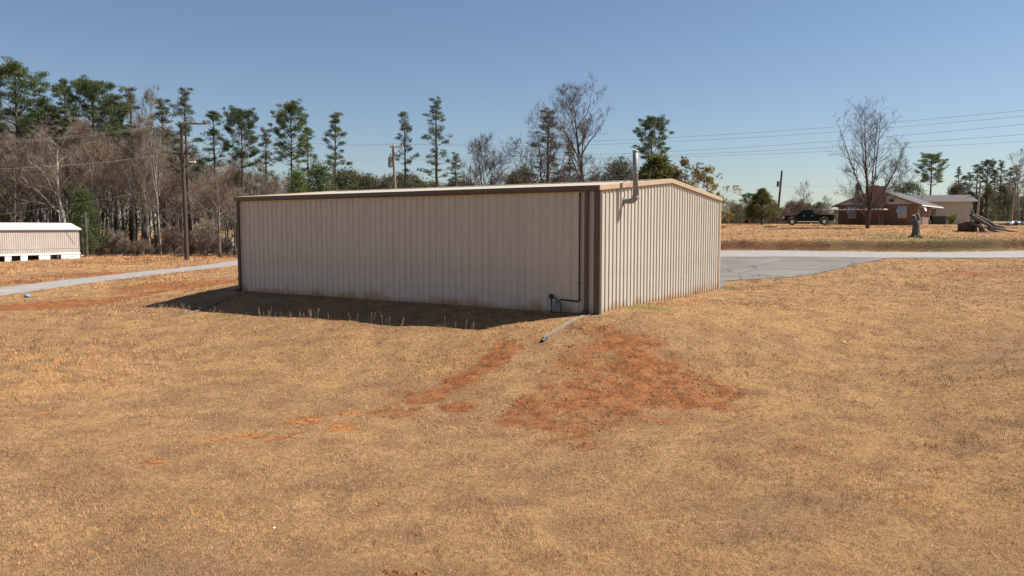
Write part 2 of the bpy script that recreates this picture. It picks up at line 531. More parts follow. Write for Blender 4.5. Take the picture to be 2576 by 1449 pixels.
def soil_mask(x, y):
    m = np.zeros_like(x)
    wx = x + (fbm(x * .9, y * .9, 31, 4) - .5) * 2.4
    wy = y + (fbm(x * .9, y * .9, 47, 4) - .5) * 2.4
    for cx, cy, rx, ry, s in SOIL:
        k = min(1.0, max(rx, ry) / 1.2)
        px, py = x + (wx - x) * k, y + (wy - y) * k
        d = np.sqrt(((px - cx) / rx) ** 2 + ((py - cy) / ry) ** 2)
        m = np.maximum(m, s * (1 - smooth(.35, 1.5, d))) if max(rx, ry) > .9 else np.maximum(m, s * (1 - smooth(.6, 1.1, d)))
    tx0, ty0 = _t0
    tx1, ty1 = _t1
    tt = np.clip(((x - tx0) * (tx1 - tx0) + (y - ty0) * (ty1 - ty0)) / ((tx1 - tx0) ** 2 + (ty1 - ty0) ** 2), 0, 1)
    dt = np.hypot(x - tx0 - tt * (tx1 - tx0), y - ty0 - tt * (ty1 - ty0)) + (fbm(x, y, 53, 3) - .5) * .8
    m = m * (1 - .85 * (1 - smooth(.25, .75, dt)))      # grassed wash line below the drain
    # red strip in the shallow ditch beside the lane
    ex, ey = _s1[0] - _s0[0], _s1[1] - _s0[1]
    L2 = ex * ex + ey * ey
    t = np.clip(((x - _s0[0]) * ex + (y - _s0[1]) * ey) / L2, 0, 1)
    d = np.hypot(x - _s0[0] - t * ex, y - _s0[1] - t * ey) + (fbm(x * .5, y * .5, 71, 3) - .5) * 2.0
    m = np.maximum(m, .95 * (1 - smooth(.5, 1.5, d)))
    return np.clip(m, 0, 1)

GREEN = [world_ellipse(*q) for q in [(2480, 622, 140, 6, .9), (2300, 600, 160, 5, .8), (2540, 612, 80, 8, .9), (2420, 608, 200, 10, .8), (2180, 612, 140, 7, .6), (2240, 592, 120, 6, .5), (2050, 618, 120, 5, .4), (1625, 770, 60, 10, .7), (1835, 727, 30, 7, .8)]]

def green_mask(x, y):
    m = np.zeros_like(x)
    for cx, cy, rx, ry, s in GREEN:
        d = np.sqrt(((x - cx) / rx) ** 2 + ((y - cy) / ry) ** 2) + (fbm(x * .7, y * .7, 91, 3) - .5) * .9
        m = np.maximum(m, s * (1 - smooth(.4, 1.1, d)))
    return np.clip(m, 0, 1)

soil = soil_mask(GX, GY)
bright = np.zeros_like(GX)
for cx_, cy_, rx_, ry_, s_ in SOIL:
    if s_ >= 1.1:
        d_ = np.sqrt(((GX - cx_) / rx_) ** 2 + ((GY - cy_) / ry_) ** 2) + (fbm(GX * 2.5, GY * 2.5, 29, 3) - .5) * .8
        bright = np.maximum(bright, 1 - smooth(.55, 1.05, d_))
green = green_mask(GX, GY)
face = smooth(-.15, .05, GY - bank_y) * (1 - smooth(.35, .6, GY - bank_y)) * smooth(11, 14, GX) * (1 - smooth(80, 90, GX))
soil = np.maximum(soil, face * .55)
# leaf litter under the woods beyond the lane
litter = smooth(86, 92, GY + (fbm(GX * .2, GY * .2, 3, 3) - .5) * 6) * (1 - smooth(118, 126, GY)) * (1 - smooth(-20, -14, GX)) * smooth(-200, -150, GX)

GZ += np.where(GY < 33, soil * rough * (fbm(GX * 1.9, GY * 1.9, 141, 2) - .5) * .16, 0)
nx, ny = len(gx), len(gy)
me = bpy.data.meshes.new("ground")
me.vertices.add(nx * ny)
me.vertices.foreach_set("co", np.stack([GX, GY, GZ], -1).astype(np.float32).ravel())
idx = np.arange(nx * ny).reshape(ny, nx)
quads = np.stack([idx[:-1, :-1], idx[:-1, 1:], idx[1:, 1:], idx[1:, :-1]], -1).reshape(-1, 4)
me.loops.add(quads.size)
me.loops.foreach_set("vertex_index", quads.astype(np.int32).ravel())
me.polygons.add(len(quads))
me.polygons.foreach_set("loop_start", (np.arange(len(quads)) * 4).astype(np.int32))
me.polygons.foreach_set("use_smooth", np.ones(len(quads), bool))
me.update(calc_edges=True)
ca = me.color_attributes.new("cover", 'FLOAT_COLOR', 'POINT')
ca.data.foreach_set("color", np.stack([soil, green, np.maximum(litter, face * .55), bright], -1).astype(np.float32).ravel())  # the bank face's shade is painted in through the leaf litter channel

def ground_material():
    m = bpy.data.materials.new("ground_cover")
    m.use_nodes = True
    n, l = m.node_tree.nodes, m.node_tree.links
    p = n["Principled BSDF"]
    p.inputs["Roughness"].default_value = .95
    p.inputs["Specular IOR Level"].default_value = .1
    geo = n.new("ShaderNodeNewGeometry")
    def noise(scale, detail=6, rough_=.6):
        t = n.new("ShaderNodeTexNoise")
        t.inputs["Scale"].default_value = scale
        t.inputs["Detail"].default_value = detail
        t.inputs["Roughness"].default_value = rough_
        l.new(geo.outputs["Position"], t.inputs["Vector"])
        return t.outputs["Fac"]
    def ramp(src, stops):
        r = n.new("ShaderNodeValToRGB")
        e = r.color_ramp.elements
        e[0].position, e[0].color = stops[0][0], (*stops[0][1], 1)
        e[1].position, e[1].color = stops[-1][0], (*stops[-1][1], 1)
        for pos, c in stops[1:-1]:
            k = e.new(pos); k.color = (*c, 1)
        l.new(src, r.inputs[0])
        return r.outputs[0]
    def mix(fac, a, b, typ='MIX'):
        x = n.new("ShaderNodeMixRGB"); x.blend_type = typ
        if isinstance(fac, float): x.inputs[0].default_value = fac
        else: l.new(fac, x.inputs[0])
        for s, i in ((a, 1), (b, 2)):
            if isinstance(s, tuple): x.inputs[i].default_value = (*s, 1)
            else: l.new(s, x.inputs[i])
        return x.outputs[0]
    def math_(op, a, b):
        x = n.new("ShaderNodeMath"); x.operation = op
        for s, i in ((a, 0), (b, 1)):
            if isinstance(s, (int, float)): x.inputs[i].default_value = s
            else: l.new(s, x.inputs[i])
        return x.outputs[0]
    def rng(src, a, b, c, d):
        x = n.new("ShaderNodeMapRange")
        for i, q in enumerate((a, b, c, d)): x.inputs[i + 1].default_value = q
        l.new(src, x.inputs[0])
        return x.outputs[0]
    vc = n.new("ShaderNodeVertexColor"); vc.layer_name = "cover"
    sep = n.new("ShaderNodeSeparateColor")
    l.new(vc.outputs["Color"], sep.inputs[0])
    big = noise(.16, 4)
    mid = noise(1.1, 5)
    fine = noise(9, 6, .7)
    vfine = noise(38, 4, .7)
    grass_a = ramp(big, [(.34, (.33, .195, .100)), (.5, (.47, .275, .115)), (.66, (.60, .345, .14))])
    grass_b = ramp(fine, [(.28, (.13, .076, .040)), (.5, (.38, .225, .105)), (.72, (.60, .37, .175))])
    grass = mix(.6, grass_a, grass_b)
    grass = mix(rng(mid, .42, .66, 0, .7), grass, (.23, .130, .070))
    grass = mix(rng(vfine, .34, .52, .6, 0), grass, (.05, .032, .018))  # near-black flecks paint thatch shade between the blades
    soilc = ramp(noise(2.2, 8, .65), [(.28, (.16, .060, .024)), (.5, (.33, .122, .044)), (.72, (.48, .205, .078))])
    soilc = mix(rng(noise(5.5, 6, .7), .50, .62, 0, .75), soilc, (.11, .062, .034))
    soilc = mix(rng(vfine, .36, .5, .5, 0), soilc, (.08, .035, .015))
    n1 = math_('SUBTRACT', noise(1.3, 8, .7), .5)
    n2 = math_('SUBTRACT', noise(5.0, 6, .7), .5)
    sfac = math_('ADD', sep.outputs[0], math_('ADD', math_('MULTIPLY', n1, 2.2), math_('MULTIPLY', n2, 2.2)))
    sfac = rng(sfac, .08, .85, 0, 1)
    sfac = math_('MULTIPLY', sfac, rng(sep.outputs[0], .02, .25, 0, 1))
    c = mix(sfac, grass, soilc)
    c = mix(math_('MULTIPLY', vc.outputs['Alpha'], rng(noise(4.0, 7, .7), .36, .56, .1, .95)), c, ramp(fine, [(.3, (.42, .175, .055)), (.7, (.60, .30, .105))]))
    greenc = ramp(fine, [(.3, (.085, .10, .030)), (.7, (.21, .20, .07))])
    c = mix(math_('MULTIPLY', sep.outputs[1], .75), c, greenc)
    litter_shade = ramp(fine, [(.3, (.055, .038, .027)), (.7, (.17, .12, .085))])  # dark tone for leaf litter and for the bank face's painted shade
    c = mix(sep.outputs[2], c, litter_shade)
    l.new(c, p.inputs["Base Color"])
    b = n.new("ShaderNodeBump")
    b.inputs["Strength"].default_value = 1.0
    b.inputs["Distance"].default_value = .10
    l.new(math_('ADD', fine, math_('MULTIPLY', vfine, .5)), b.inputs["Height"])
    l.new(b.outputs[0], p.inputs["Normal"])
    return m

me.materials.append(ground_material())
ground = link("ground", me)
tag(ground, "dry brown field with patches of bare red clay around the metal building", kind="structure")

# ------------------------------------------------------------------ roads
def strip(c, half, dz, step_cross=6, wobble=0.12, seed=0):
    mb = MB()
    n = len(c)
    tan = np.gradient(c, axis=0)
    tan /= np.linalg.norm(tan, axis=1)[:, None]
    nor = np.stack([-tan[:, 1], tan[:, 0]], 1)
    k = np.linspace(-1, 1, step_cross + 1)
    pts = []
    for i in range(n):
        for j, t in enumerate(k):
            w = half
            if j in (0, step_cross):
                w += wobble * (float(vnoise(np.array(i * .7), np.array(j * 3.1), seed)) - .5) * 2
            q = c[i] + nor[i] * t * w
            pts.append((q[0], q[1], float(gz(q[0], q[1])) + dz))
    m = step_cross + 1
    base = len(pts)
    fs = [(i * m + j, (i + 1) * m + j, (i + 1) * m + j + 1, i * m + j + 1) for i in range(n - 1) for j in range(step_cross)]
    # skirts down into the ground on both edges
    for side in (0, step_cross):
        for i in range(n):
            p = pts[i * m + side]
            pts.append((p[0], p[1], p[2] - .2))
    for s, side in enumerate((0, step_cross)):
        for i in range(n - 1):
            fs.append((i * m + side, (i + 1) * m + side, base + s * n + i + 1, base + s * n + i))
    return mb.add(pts, fs)

road = strip(resample(ROAD, .7), 3.4, .035, seed=3).build("road", LANEM)
tag(road, "pale grey country road passing behind the metal building", kind="structure")
lane = strip(resample(LANE, .7), 1.5, .03, seed=8).build("side_lane", LANEM)
tag(lane, "narrow pale asphalt lane running past the mobile home", kind="structure")

# parking lot between the building and the road
edge = [bpt(12.9, 9.5), bpt(12.75, 4), bpt(12.75, .3)] + [ground_at(u, v) for u, v in [(1830, 708), (1890, 704), (1950, 701), (2010, 696), (2070, 686), (2130, 673), (2190, 659), (2250, 648.5)]]
edge = resample(edge, .5)
t = np.linspace(0, 1, len(edge))
far_edge = np.stack([-3 + (edge[-1][0] + 1.5 + 3) * t, np.full(len(t), 0.0)], 1)
for i in range(len(far_edge)):
    k = np.argmin(abs(road_c[:, 0] - far_edge[i, 0]) + (road_c[:, 1] > 90) * 1e3)
    far_edge[i, 1] = road_c[k, 1] - 3.1
mb = MB(); NV = 28
pts = []
for i in range(len(edge)):
    for j in range(NV + 1):
        s = j / NV
        q = edge[i] * (1 - s) + far_edge[i] * s
        if j == 0:
            q = q + np.array([0, (float(vnoise(np.array(i * .9), np.array(.5), 4)) - .5) * .5])
        pts.append((q[0], q[1], float(gz(*q)) + .022))
mb.add(pts, [(i * (NV + 1) + j, i * (NV + 1) + j + 1, (i + 1) * (NV + 1) + j + 1, (i + 1) * (NV + 1) + j) for i in range(len(edge) - 1) for j in range(NV)])

def lot_material():
    m = M("lot_asphalt", (.135, .120, .108), (.20, .18, .163), .5, .9, bump=.3, bscale=30)
    n, l = m.node_tree.nodes, m.node_tree.links
    p = n["Principled BSDF"]
    old = p.inputs["Base Color"].links[0].from_socket
    geo = n.new("ShaderNodeNewGeometry")
    nz = n.new("ShaderNodeTexNoise"); nz.inputs["Scale"].default_value = .8; nz.inputs["Detail"].default_value = 5
    l.new(geo.outputs["Position"], nz.inputs["Vector"])
    mx = n.new("ShaderNodeMixRGB"); mx.inputs[0].default_value = .12
    l.new(geo.outputs["Position"], mx.inputs[1]); l.new(nz.outputs["Color"], mx.inputs[2])
    vo = n.new("ShaderNodeTexVoronoi"); vo.feature = 'DISTANCE_TO_EDGE'; vo.inputs["Scale"].default_value = .27
    l.new(mx.outputs[0], vo.inputs["Vector"])
    mr = n.new("ShaderNodeMapRange"); mr.inputs[1].default_value = .006; mr.inputs[2].default_value = .022; mr.inputs[3].default_value = .75; mr.inputs[4].default_value = 0
    l.new(vo.outputs["Distance"], mr.inputs[0])
    mix = n.new("ShaderNodeMixRGB"); mix.inputs[2].default_value = (.10, .09, .085, 1)
    l.new(mr.outputs[0], mix.inputs[0]); l.new(old, mix.inputs[1])
    l.new(mix.outputs[0], p.inputs["Base Color"])
    return m
lot = mb.build("parking_lot", lot_material())
tag(lot, "cracked grey asphalt lot beside the metal building", kind="structure")

# ------------------------------------------------------------------ metal building
bld = thing("metal_building", "beige ribbed steel building with brown gutter and low gable roof", "building", (CX, CY, 0), math.pi / 2 - TH)

def rib_profile(width, n):
    """(s, depth): n trapezoid ribs standing proud of the pan"""
    p = width / n
    pts = []
    for i in range(n):
        c = (i + .5) * p
        pts += [(c - .042, 0), (c - .018, .040), (c + .018, .040), (c + .042, 0)]
        if i < n:
            e = (i + 1) * p
            if i < n - 1:
                pts += [(e - .02, 0), (e - .010, .006), (e + .010, .006), (e + .02, 0)]
    return [(0, 0)] + pts + [(width, 0)]

def wall_panel(width, n, zb, ztop):
    prof = rib_profile(width, n)
    mb = MB()
    for (s, d) in prof:
        mb.v += [(s, -d, zb), (s, -d, ztop(s))]
    for i in range(len(prof) - 1):
        mb.f.append((2 * i, 2 * i + 2, 2 * i + 3, 2 * i + 1))
    return mb

NPL = 20
pw = BL / NPL
long_mesh = wall_panel(pw, 3, -.25, lambda s: BH - .01).mesh("wall_panel", SIDING)
for i in range(NPL):
    # near long wall (local x = 0, facing -x) and far long wall
    link("wall_panel", long_mesh, bld, (0, (i + 1) * pw, 0), (0, 0, -math.pi / 2))
    link("wall_panel", long_mesh, bld, (BW, i * pw, 0), (0, 0, math.pi / 2))
SL = RISE / (BW / 2)
roof_z = lambda x: BH + SL * min(x, BW - x)
NPG = 14
gw = BW / NPG
for i in range(NPG):
    x0 = i * gw
    mb = wall_panel(gw, 3, -.25, lambda s, x0=x0: roof_z(x0 + s) - .005)
    link("wall_panel", mb.mesh("wall_panel", SIDING), bld, (x0, 0, 0))
    link("wall_panel", mb.mesh("wall_panel", SIDING), bld, (x0 + gw, BL, 0), (0, 0, math.pi)) if i < 0 else None
for i in range(NPG):
    x0 = BW - (i + 1) * gw
    mb = wall_panel(gw, 3, -.25, lambda s, x0=x0: roof_z(x0 + gw - s) - .005)
    link("wall_panel", mb.mesh("wall_panel", SIDING), bld, (x0 + gw, BL, 0), (0, 0, math.pi))
# roof panels, both slopes
def roof_panel_mesh():
    prof = rib_profile(pw, 3)
    mb = MB()
    half = BW / 2 + .13
    ang = math.atan(SL)
    for (s, d) in prof:
        mb.v += [(0, s, d), (half / math.cos(ang), s, d), (0, s, d - .03), ]
    for i in range(len(prof) - 1):
        a = 3 * i
        mb.f += [(a, a + 1, a + 4, a + 3), (a, a + 3, a + 5, a + 2)]
    return mb.mesh("roof_panel", ROOFM)
rp = roof_panel_mesh()
for i in range(NPL):
    link("roof_panel", rp, bld, (-.13, i * pw, BH + .012 - .13 * SL), (0, -math.atan(SL), 0))
    link("roof_panel", rp, bld, (BW + .13, (i + 1) * pw, BH + .012 - .13 * SL), (0, -math.atan(SL), math.pi))
MB().prism([(BW / 2 - .2, BH + RISE + .06), (BW / 2, BH + RISE + .085), (BW / 2 + .2, BH + RISE + .06), (BW / 2 + .2, BH + RISE + .035), (BW / 2, BH + RISE + .06), (BW / 2 - .2, BH + RISE + .035)], 'y', -.02, BL + .02).build("ridge_cap", ROOFM, bld)
# gutters: open trough with a rolled lip
gprof = [(-.046, BH - .125), (-.14, BH - .125), (-.175, BH - .06), (-.175, BH + .065), (-.16, BH + .07), (-.155, BH - .05), (-.13, BH - .105), (-.046, BH - .105)]
MB().prism(gprof, 'y', -.07, BL + .07).build("gutter", TRIM, bld)
MB().prism([(BW - a, b) for a, b in gprof], 'y', -.07, BL + .07).build("gutter", TRIM, bld)
for yy in (-.068, BL + .05):
    MB().prism([(-.05, BH - .12), (-.14, BH - .12), (-.17, BH - .06), (-.17, BH + .06), (-.05, BH + .06)], 'y', yy, yy + .018).build("gutter_end_cap", TRIM, bld)
# rake trims on the visible gable and the far gable
for yf, s in ((0, -1), (BL, 1)):
    for sx in (0, 1):
        xa, xb = (-.16, BW / 2) if sx == 0 else (BW / 2, BW + .16)
        za, zb = BH + SL * (xa if sx == 0 else BW - xa), BH + SL * (xb if sx == 0 else BW - xb)
        y0, y1 = sorted((yf + s * .044, yf + s * .092))
        if yf: y0 += .0
        mb = MB()
        mb.add([(xa, y0, za - .085), (xb, y0, zb - .085), (xb, y0, zb + .085), (xa, y0, za + .085), (xa, y1, za - .085), (xb, y1, zb - .085), (xb, y1, zb + .085), (xa, y1, za + .085)],
               [(0, 1, 2, 3), (7, 6, 5, 4), (0, 4, 5, 1), (3, 2, 6, 7), (0, 3, 7, 4), (1, 5, 6, 2)])
        mb.build("rake_trim", RAKE, bld, bevel=.008)
# corner trims (L-shaped brown flashing)
def corner(cx, cy, sx, sy, face_mat=TRIM):
    w, t_ = .17, .012
    o0 = .044
    mb = MB()
    x0, x1 = sorted((cx - sx * o0, cx - sx * (o0 + t_)))
    ya, yb = sorted((cy - sy * (o0 + t_), cy + sy * w))
    mb.box(x0, x1, ya, yb, -.2, BH - .13)
    y0, y1 = sorted((cy - sy * o0, cy - sy * (o0 + t_)))
    xa, xb = sorted((cx - sx * (o0 - .001), cx + sx * .11))
    mb.box(xa, xb, y0, y1, -.2, BH - .09)
    mb.build("corner_trim", face_mat, bld)
corner(0, 0, 1, 1); corner(0, BL, 1, -1); corner(BW, 0, -1, 1, RAKE); corner(BW, BL, -1, -1)
# downspouts
def downspout(ly, kick):
    mb = MB()
    x = -.105
    w, d = .062, .045
    path = [(x - .0, BH - .12), (x, BH - .26), (x, .12)]
    mb.box(x - d, x + d, ly - w, ly + w, .02, BH - .11)
    o = mb.build("downspout", TRIM, bld, bevel=.012)
    k = MB(); k.prism([(x - d - .004, .20), (x + d + .004, .20), (x + d + .004, .07), (x - d - .16, -.02), (x - d - .20, .06), (x - d - .004, .14)], 'y', ly - w - .004, ly + w + .004)
    k.build("kick_out", TRIM, o)
    for zz in (.9, 2.2, 3.4):
        b = MB(); b.box(x - d - .006, -.03, ly - w - .006, ly + w + .006, zz, zz + .03); b.build("strap", TRIM, o)
downspout(.42, 1)
downspout(BL - .13, 1)
# foundation edge
MB().box(.012, BW - .012, .012, BL - .012, -.4, -.05).build("slab", CONC, bld)
# exhaust flue on the gable wall
fx, fz, so, fr = 1.82, 3.80, .47, .092
flue = MB().tube([(fx, -.30, fz), (fx, .02, fz)], fr, 16).build("flue", GALV, bld, smooth_=False)
arc = [(fx, -.30, fz)]
for k in range(1, 8):
    a = math.pi / 2 * k / 7
    arc.append((fx, -.30 - .17 * math.sin(a), fz + .17 * (1 - math.cos(a))))
MB().tube(arc, [fr + .004 + (.005 if k % 2 else 0) for k in range(len(arc))], 16).build("elbow", GALV, flue, smooth_=True)
MB().tube([(fx, -so, fz + .17), (fx - .01, -so, fz + .95), (fx - .02, -so + .01, 5.52)], fr, 18).build("riser", GALV, flue, smooth_=True)
MB().tube([(fx, -so, fz + .93), (fx - .01, -so, fz + .97)], fr + .008, 18).build("joint_band", GALV, flue, smooth_=True)
MB().tube([(fx - .02, -so + .01, 5.44), (fx - .02, -so + .01, 5.47), (fx - .02, -so + .01, 5.525)], [fr, fr + .008, fr + .008], 18).build("collar", GALV, flue, smooth_=True)
MB().tube([(fx, -.034, fz), (fx, -.045, fz)], fr + .05, 18).build("wall_flange", GALV, flue)
MB().tube([(fx - .01, -so, 4.75), (fx - .45, -.09, 4.32)], .006, 5).build("brace_wire", GALV, flue)
MB().tube([(fx - .01, -so, 4.75), (fx + .40, -.09, 4.36)], .006, 5).build("brace_wire", GALV, flue)

# gas service on the long wall (built in the building's local frame, its own thing)
gas = thing("gas_meter", "grey gas meter with black regulator and pipe against the shaded steel wall", "gas meter", (*bpt(-.1, 1.5), 0), math.pi / 2 - TH)
g = lambda lx, ly, z: (lx + .1, ly - 1.5, z)
MB().tube([g(-.07, .69, 3.98), g(-.07, .69, .44), g(-.08, .72, .40), g(-.12, 1.36, .44), g(-.14, 1.42, .43), g(-.15, 1.44, .33)], .026, 8).build("wall_pipe", BLACKPIPE, gas)
MB().tube([g(-.07, .69, 3.98), g(-.04, .69, 4.02)], .036, 8).build("pipe_cap", BLACKPIPE, gas)
MB().tube([g(-.07, .69, 1.0), g(-.07, .69, 1.06)], .040, 8).build("coupling", BLACKPIPE, gas)
MB().tube([g(-.07, .69, .42), g(-.07, .69, .49)], .038, 8).build("coupling", BLACKPIPE, gas)
mb = MB(); mb.box(-.11, .07, -.13, .13, .02, .30)
mb.box(-.09, .05, -.11, .11, .30, .34)
body = mb.build("meter_body", METERGREY, gas, bevel=.03)
MB().tube([(-.112, .0, .2), (-.13, .0, .2)], .065, 14).build("dial", METERGREY, body)
MB().tube([g(-.12, 1.52, .32), g(-.12, 1.52, .45), g(-.12, 1.6, .49), g(-.12, 1.68, .49)], .022, 8).build("inlet_pipe", BLACKPIPE, gas)
MB().tube([g(-.12, 1.74, -.45), g(-.12, 1.74, .50)], .024, 8).build("riser_pipe", BLACKPIPE, gas)
MB().tube([g(-.17, 1.74, .53), g(-.14, 1.74, .53), g(-.10, 1.74, .53), g(-.07, 1.74, .53)], [.05, .088, .088, .05], 16).build("regulator", BLACKPIPE, gas, smooth_=True)
MB().tube([g(-.12, 1.74, .10), g(-.12, 1.74, .17)], .038, 8).build("shutoff_valve", METERGREY, gas)

# ------------------------------------------------------------------ drain boards, slab, litter
def trough(name, label, pts2, half, mat, lip=.03, cat="drain board", z_extra=.03):
    c = resample(pts2, .18)
    base = (c[0][0], c[0][1], float(gz(*c[0])))
    mb = MB()
    tan = np.gradient(c, axis=0); tan /= np.linalg.norm(tan, axis=1)[:, None]
    nor = np.stack([-tan[:, 1], tan[:, 0]], 1)
    prof = [(-1, lip), (-.8, lip), (-.55, 0), (.55, 0), (.8, lip), (1, lip), (1, -.05), (-1, -.05)]
    m = len(prof)
    for i in range(len(c)):
        z0 = max(float(gz(*(c[i] + nor[i] * half * k))) for k in (-1, 0, 1)) + z_extra
        w = half * (1 + .12 * math.sin(i * 1.3))
        for s, d in prof:
            q = c[i] + nor[i] * s * w
            mb.v.append((q[0] - base[0], q[1] - base[1], z0 + d - base[2]))
    for i in range(len(c) - 1):
        for j in range(m):
            mb.f.append((i * m + j, i * m + (j + 1) % m, (i + 1) * m + (j + 1) % m, (i + 1) * m + j))
    mb.f.append(tuple(range(m))); b = (len(c) - 1) * m; mb.f.append(tuple(range(b, b + m)))
    o = mb.build(name, mat)
    o.location = base
    return tag(o, label, cat)
trough("drain_trough", "weathered tan concrete drain trough running down the red bank from the downspout", [ground_at(u, v) for u, v in [(1480, 793), (1440, 808), (1410, 828), (1372, 852)]], .085, CONC, lip=.018, z_extra=.012)
trough("drain_pipe_trough", "thin dull drain trough lying in the building's shadow at the far downspout", [ground_at(u, v) for u, v in [(606, 741), (560, 757), (520, 776), (470, 792)]], .06, M("dull_plastic", (.10, .095, .085), (.17, .16, .14), 4, .7), lip=.02)
ox, oy = ground_at(1368, 857)
mb = MB(); mb.tube([(0, .16, .04), (.02, 0, .03), (.03, -.12, -.02)], [.06, .065, .065], 12)
o = mb.build("drain_outlet", BLACKPIPE); o.location = (ox, oy, float(gz(ox, oy))); o.rotation_euler = (0, 0, R(-40))
tag(o, "short black drain outlet at the low end of the concrete trough", "drain outlet")
ox, oy = ground_at(690, 756)
mb = MB(); rng = random.Random(4)
outline = [(-.55, -.10), (-.30, -.22), (.05, -.26), (.20, -.10), (.75, .02), (.80, .10), (.25, .12), (-.25, .16), (-.5, .06)]
mb.prism(outline, 'z', -.08, .035)
o = mb.build("concrete_slab", CONC, bevel=.01); o.location = (ox, oy, float(gz(ox, oy))); o.rotation_euler = (R(2), R(-2), R(20))
tag(o, "flat broken concrete slab lying in the building's shadow", "slab")
def crumple(name, u, v, size, mat, label, cat, seed):
    x, y = ground_at(u, v)
    rr = random.Random(seed)
    bm = bmesh.new(); bmesh.ops.create_icosphere(bm, subdivisions=2, radius=size)
    for vv in bm.verts:
        vv.co *= .65 + .6 * rr.random(); vv.co.z *= .6
    me_ = bpy.data.meshes.new(name); bm.to_mesh(me_); bm.free(); me_.materials.append(mat)
    o = link(name, me_, None, (x, y, float(gz(x, y)) + size * .3), (0, 0, rr.random() * 6))
    return tag(o, label, cat)
BLUEP = M("blue_plastic", (.08, .25, .45), (.16, .36, .55), 8, .5)
WHITEP = M("white_plastic", (.62, .60, .57), (.74, .72, .70), 8, .6)
crumple("plastic_litter", 68, 748, .16, BLUEP, "crumpled blue litter in the ditch left of the lane's near end", "litter", 2)
crumple("plastic_litter", 606, 704, .18, BLUEP, "pale blue litter in the ditch just left of the steel building", "litter", 5)
crumple("plastic_litter", 176, 711, .10, BLUEP, "tiny blue scrap of litter on the narrow lane", "litter", 7)
crumple("white_rock", 208, 645.5, .28, WHITEP, "white bag or rock at the end of the mobile home", "rock", 3)
crumple("paper_scrap", 690, 1330, .025, WHITEP, "small white scrap on the near dry grass", "litter", 9)
crumple("paper_scrap", 2123, 862, .05, WHITEP, "small white scrap on the dry grass right of the building", "litter", 12)

# ------------------------------------------------------------------ utility poles and wires
def local(P, base):
    return (P[0] - base[0], P[1] - base[1], P[2] - base[2])

# pole by the lane
bx, by, _ = at(470, 655, 71)
bz = float(gz(bx, by))
poleA = thing("utility_pole", "tall dark wooden utility pole with streetlight beside the lane", "utility pole", (bx, by, bz))
hA = at(465, 310, 71)[2] - bz
MB().tube([(0, 0, -.6), (0, 0, 3), (-.05, 0, 8), (-.12, 0, hA)], [.20, .19, .16, .125], 10).build("post", WOODPOLE, poleA)
mb = MB(); mb.box(-.18, 2.3, -.06, .06, hA - .12, hA + .02); mb.build("crossarm", WOODPALE, poleA)
for k, xx in enumerate((-.1, .9, 2.1)):
    MB().tube([(xx, 0, hA + .02), (xx, 0, hA + .08), (xx, 0, hA + .12), (xx, 0, hA + .22)], [.02, .05, .06, .03], 8).build("insulator", M("porcelain", (.45, .42, .40), None, 1, .3), poleA)
zl = at(465, 388, 71)[2] - bz
mb = MB(); mb.box(-.95, .75, -.06, .06, zl, zl + .13); mb.build("lower_bracket", WOODPOLE, poleA)
zs = at(465, 410, 71)[2] - bz
st = MB().tube([(.1, 0, zs - .25), (.5, -.1, zs + .05), (.75, -.15, zs + .05)], .03, 6).build("lamp_arm", GALV, poleA)
mb = MB(); mb.box(.6, 1.15, -.28, -.02, zs, zs + .14); mb.build("lamp_head", WHITEP, st, bevel=.04)
MB().tube([(.28, 0, zl + .9), (.28, 0, zl + .2)], [.16, .16], 10).build("transformer_can", METERGREY, poleA) if False else None
mb = MB(); mb.tube([(-.26, -.02, zl + .05), (-.26, -.02, zl - .45)], .11, 10); mb.build("cable_terminal", WOODPOLE, poleA)
MB().tube([(.05, .2, .0), (.0, .2, 5)], .03, 5).build("ground_wire", GALV, poleA)

# pole behind the building with transformer
bx2, by2, zt2 = at(988, 366, 86)
bz2 = float(gz(bx2, by2))
poleB = thing("utility_pole", "pale weathered utility pole with crossarm and transformer behind the steel roof", "utility pole", (bx2, by2, bz2))
hB = zt2 - bz2
MB().tube([(.45, 0, -.5), (.25, 0, hB * .5), (0, 0, hB)], [.18, .16, .12], 10).build("post", WOODPALE, poleB)
mb = MB(); mb.box(-.35, 1.15, -.07, .07, hB - .25, hB - .08); mb.build("crossarm", WHITEP, poleB)
MB().tube([(.95, 0, hB - .2), (.1, 0, hB - 1.2)], .045, 6).build("arm_brace", WHITEP, poleB)
for xx in (-.25, .1, 1.05):
    MB().tube([(xx, 0, hB - .1), (xx, 0, hB), (xx, 0, hB + .1), (xx, 0, hB + .2)], [.03, .07, .07, .03], 8).build("insulator", MATS["porcelain"], poleB)
tr = MB().tube([(-.28, -.05, hB - 2.4), (-.28, -.05, hB - 2.35), (-.28, -.05, hB - 1.3), (-.28, -.05, hB - 1.22)], [.18, .25, .25, .15], 14).build("transformer_can", GALV, poleB, smooth_=False)
MB().tube([(-.28, -.05, hB - 1.22), (-.28, -.05, hB - .85)], [.06, .03], 8).build("bushing", BLACKPIPE, tr)
MB().tube([(.1, 0, hB - 2.2), (.25, -.05, hB - 3.2), (-1.9, -3.0, .5)], .022, 5).build("guy_wire", GALV, poleB)

# short pole with service light left of it
bx3, by3, zt3 = at(839, 412, 96)
bz3 = float(gz(bx3, by3))
poleC = thing("utility_pole", "short slim wooden pole rising over the left half of the steel roof", "utility pole", (bx3, by3, bz3))
MB().tube([(.1, 0, -.4), (0, 0, zt3 - bz3)], [.17, .12], 8).build("post", WOODPALE, poleC)
mb = MB(); mb.box(-.14, .14, -.14, .14, zt3 - bz3 - .15, zt3 - bz3 + .05); mb.build("pole_cap", WOODPOLE, poleC)

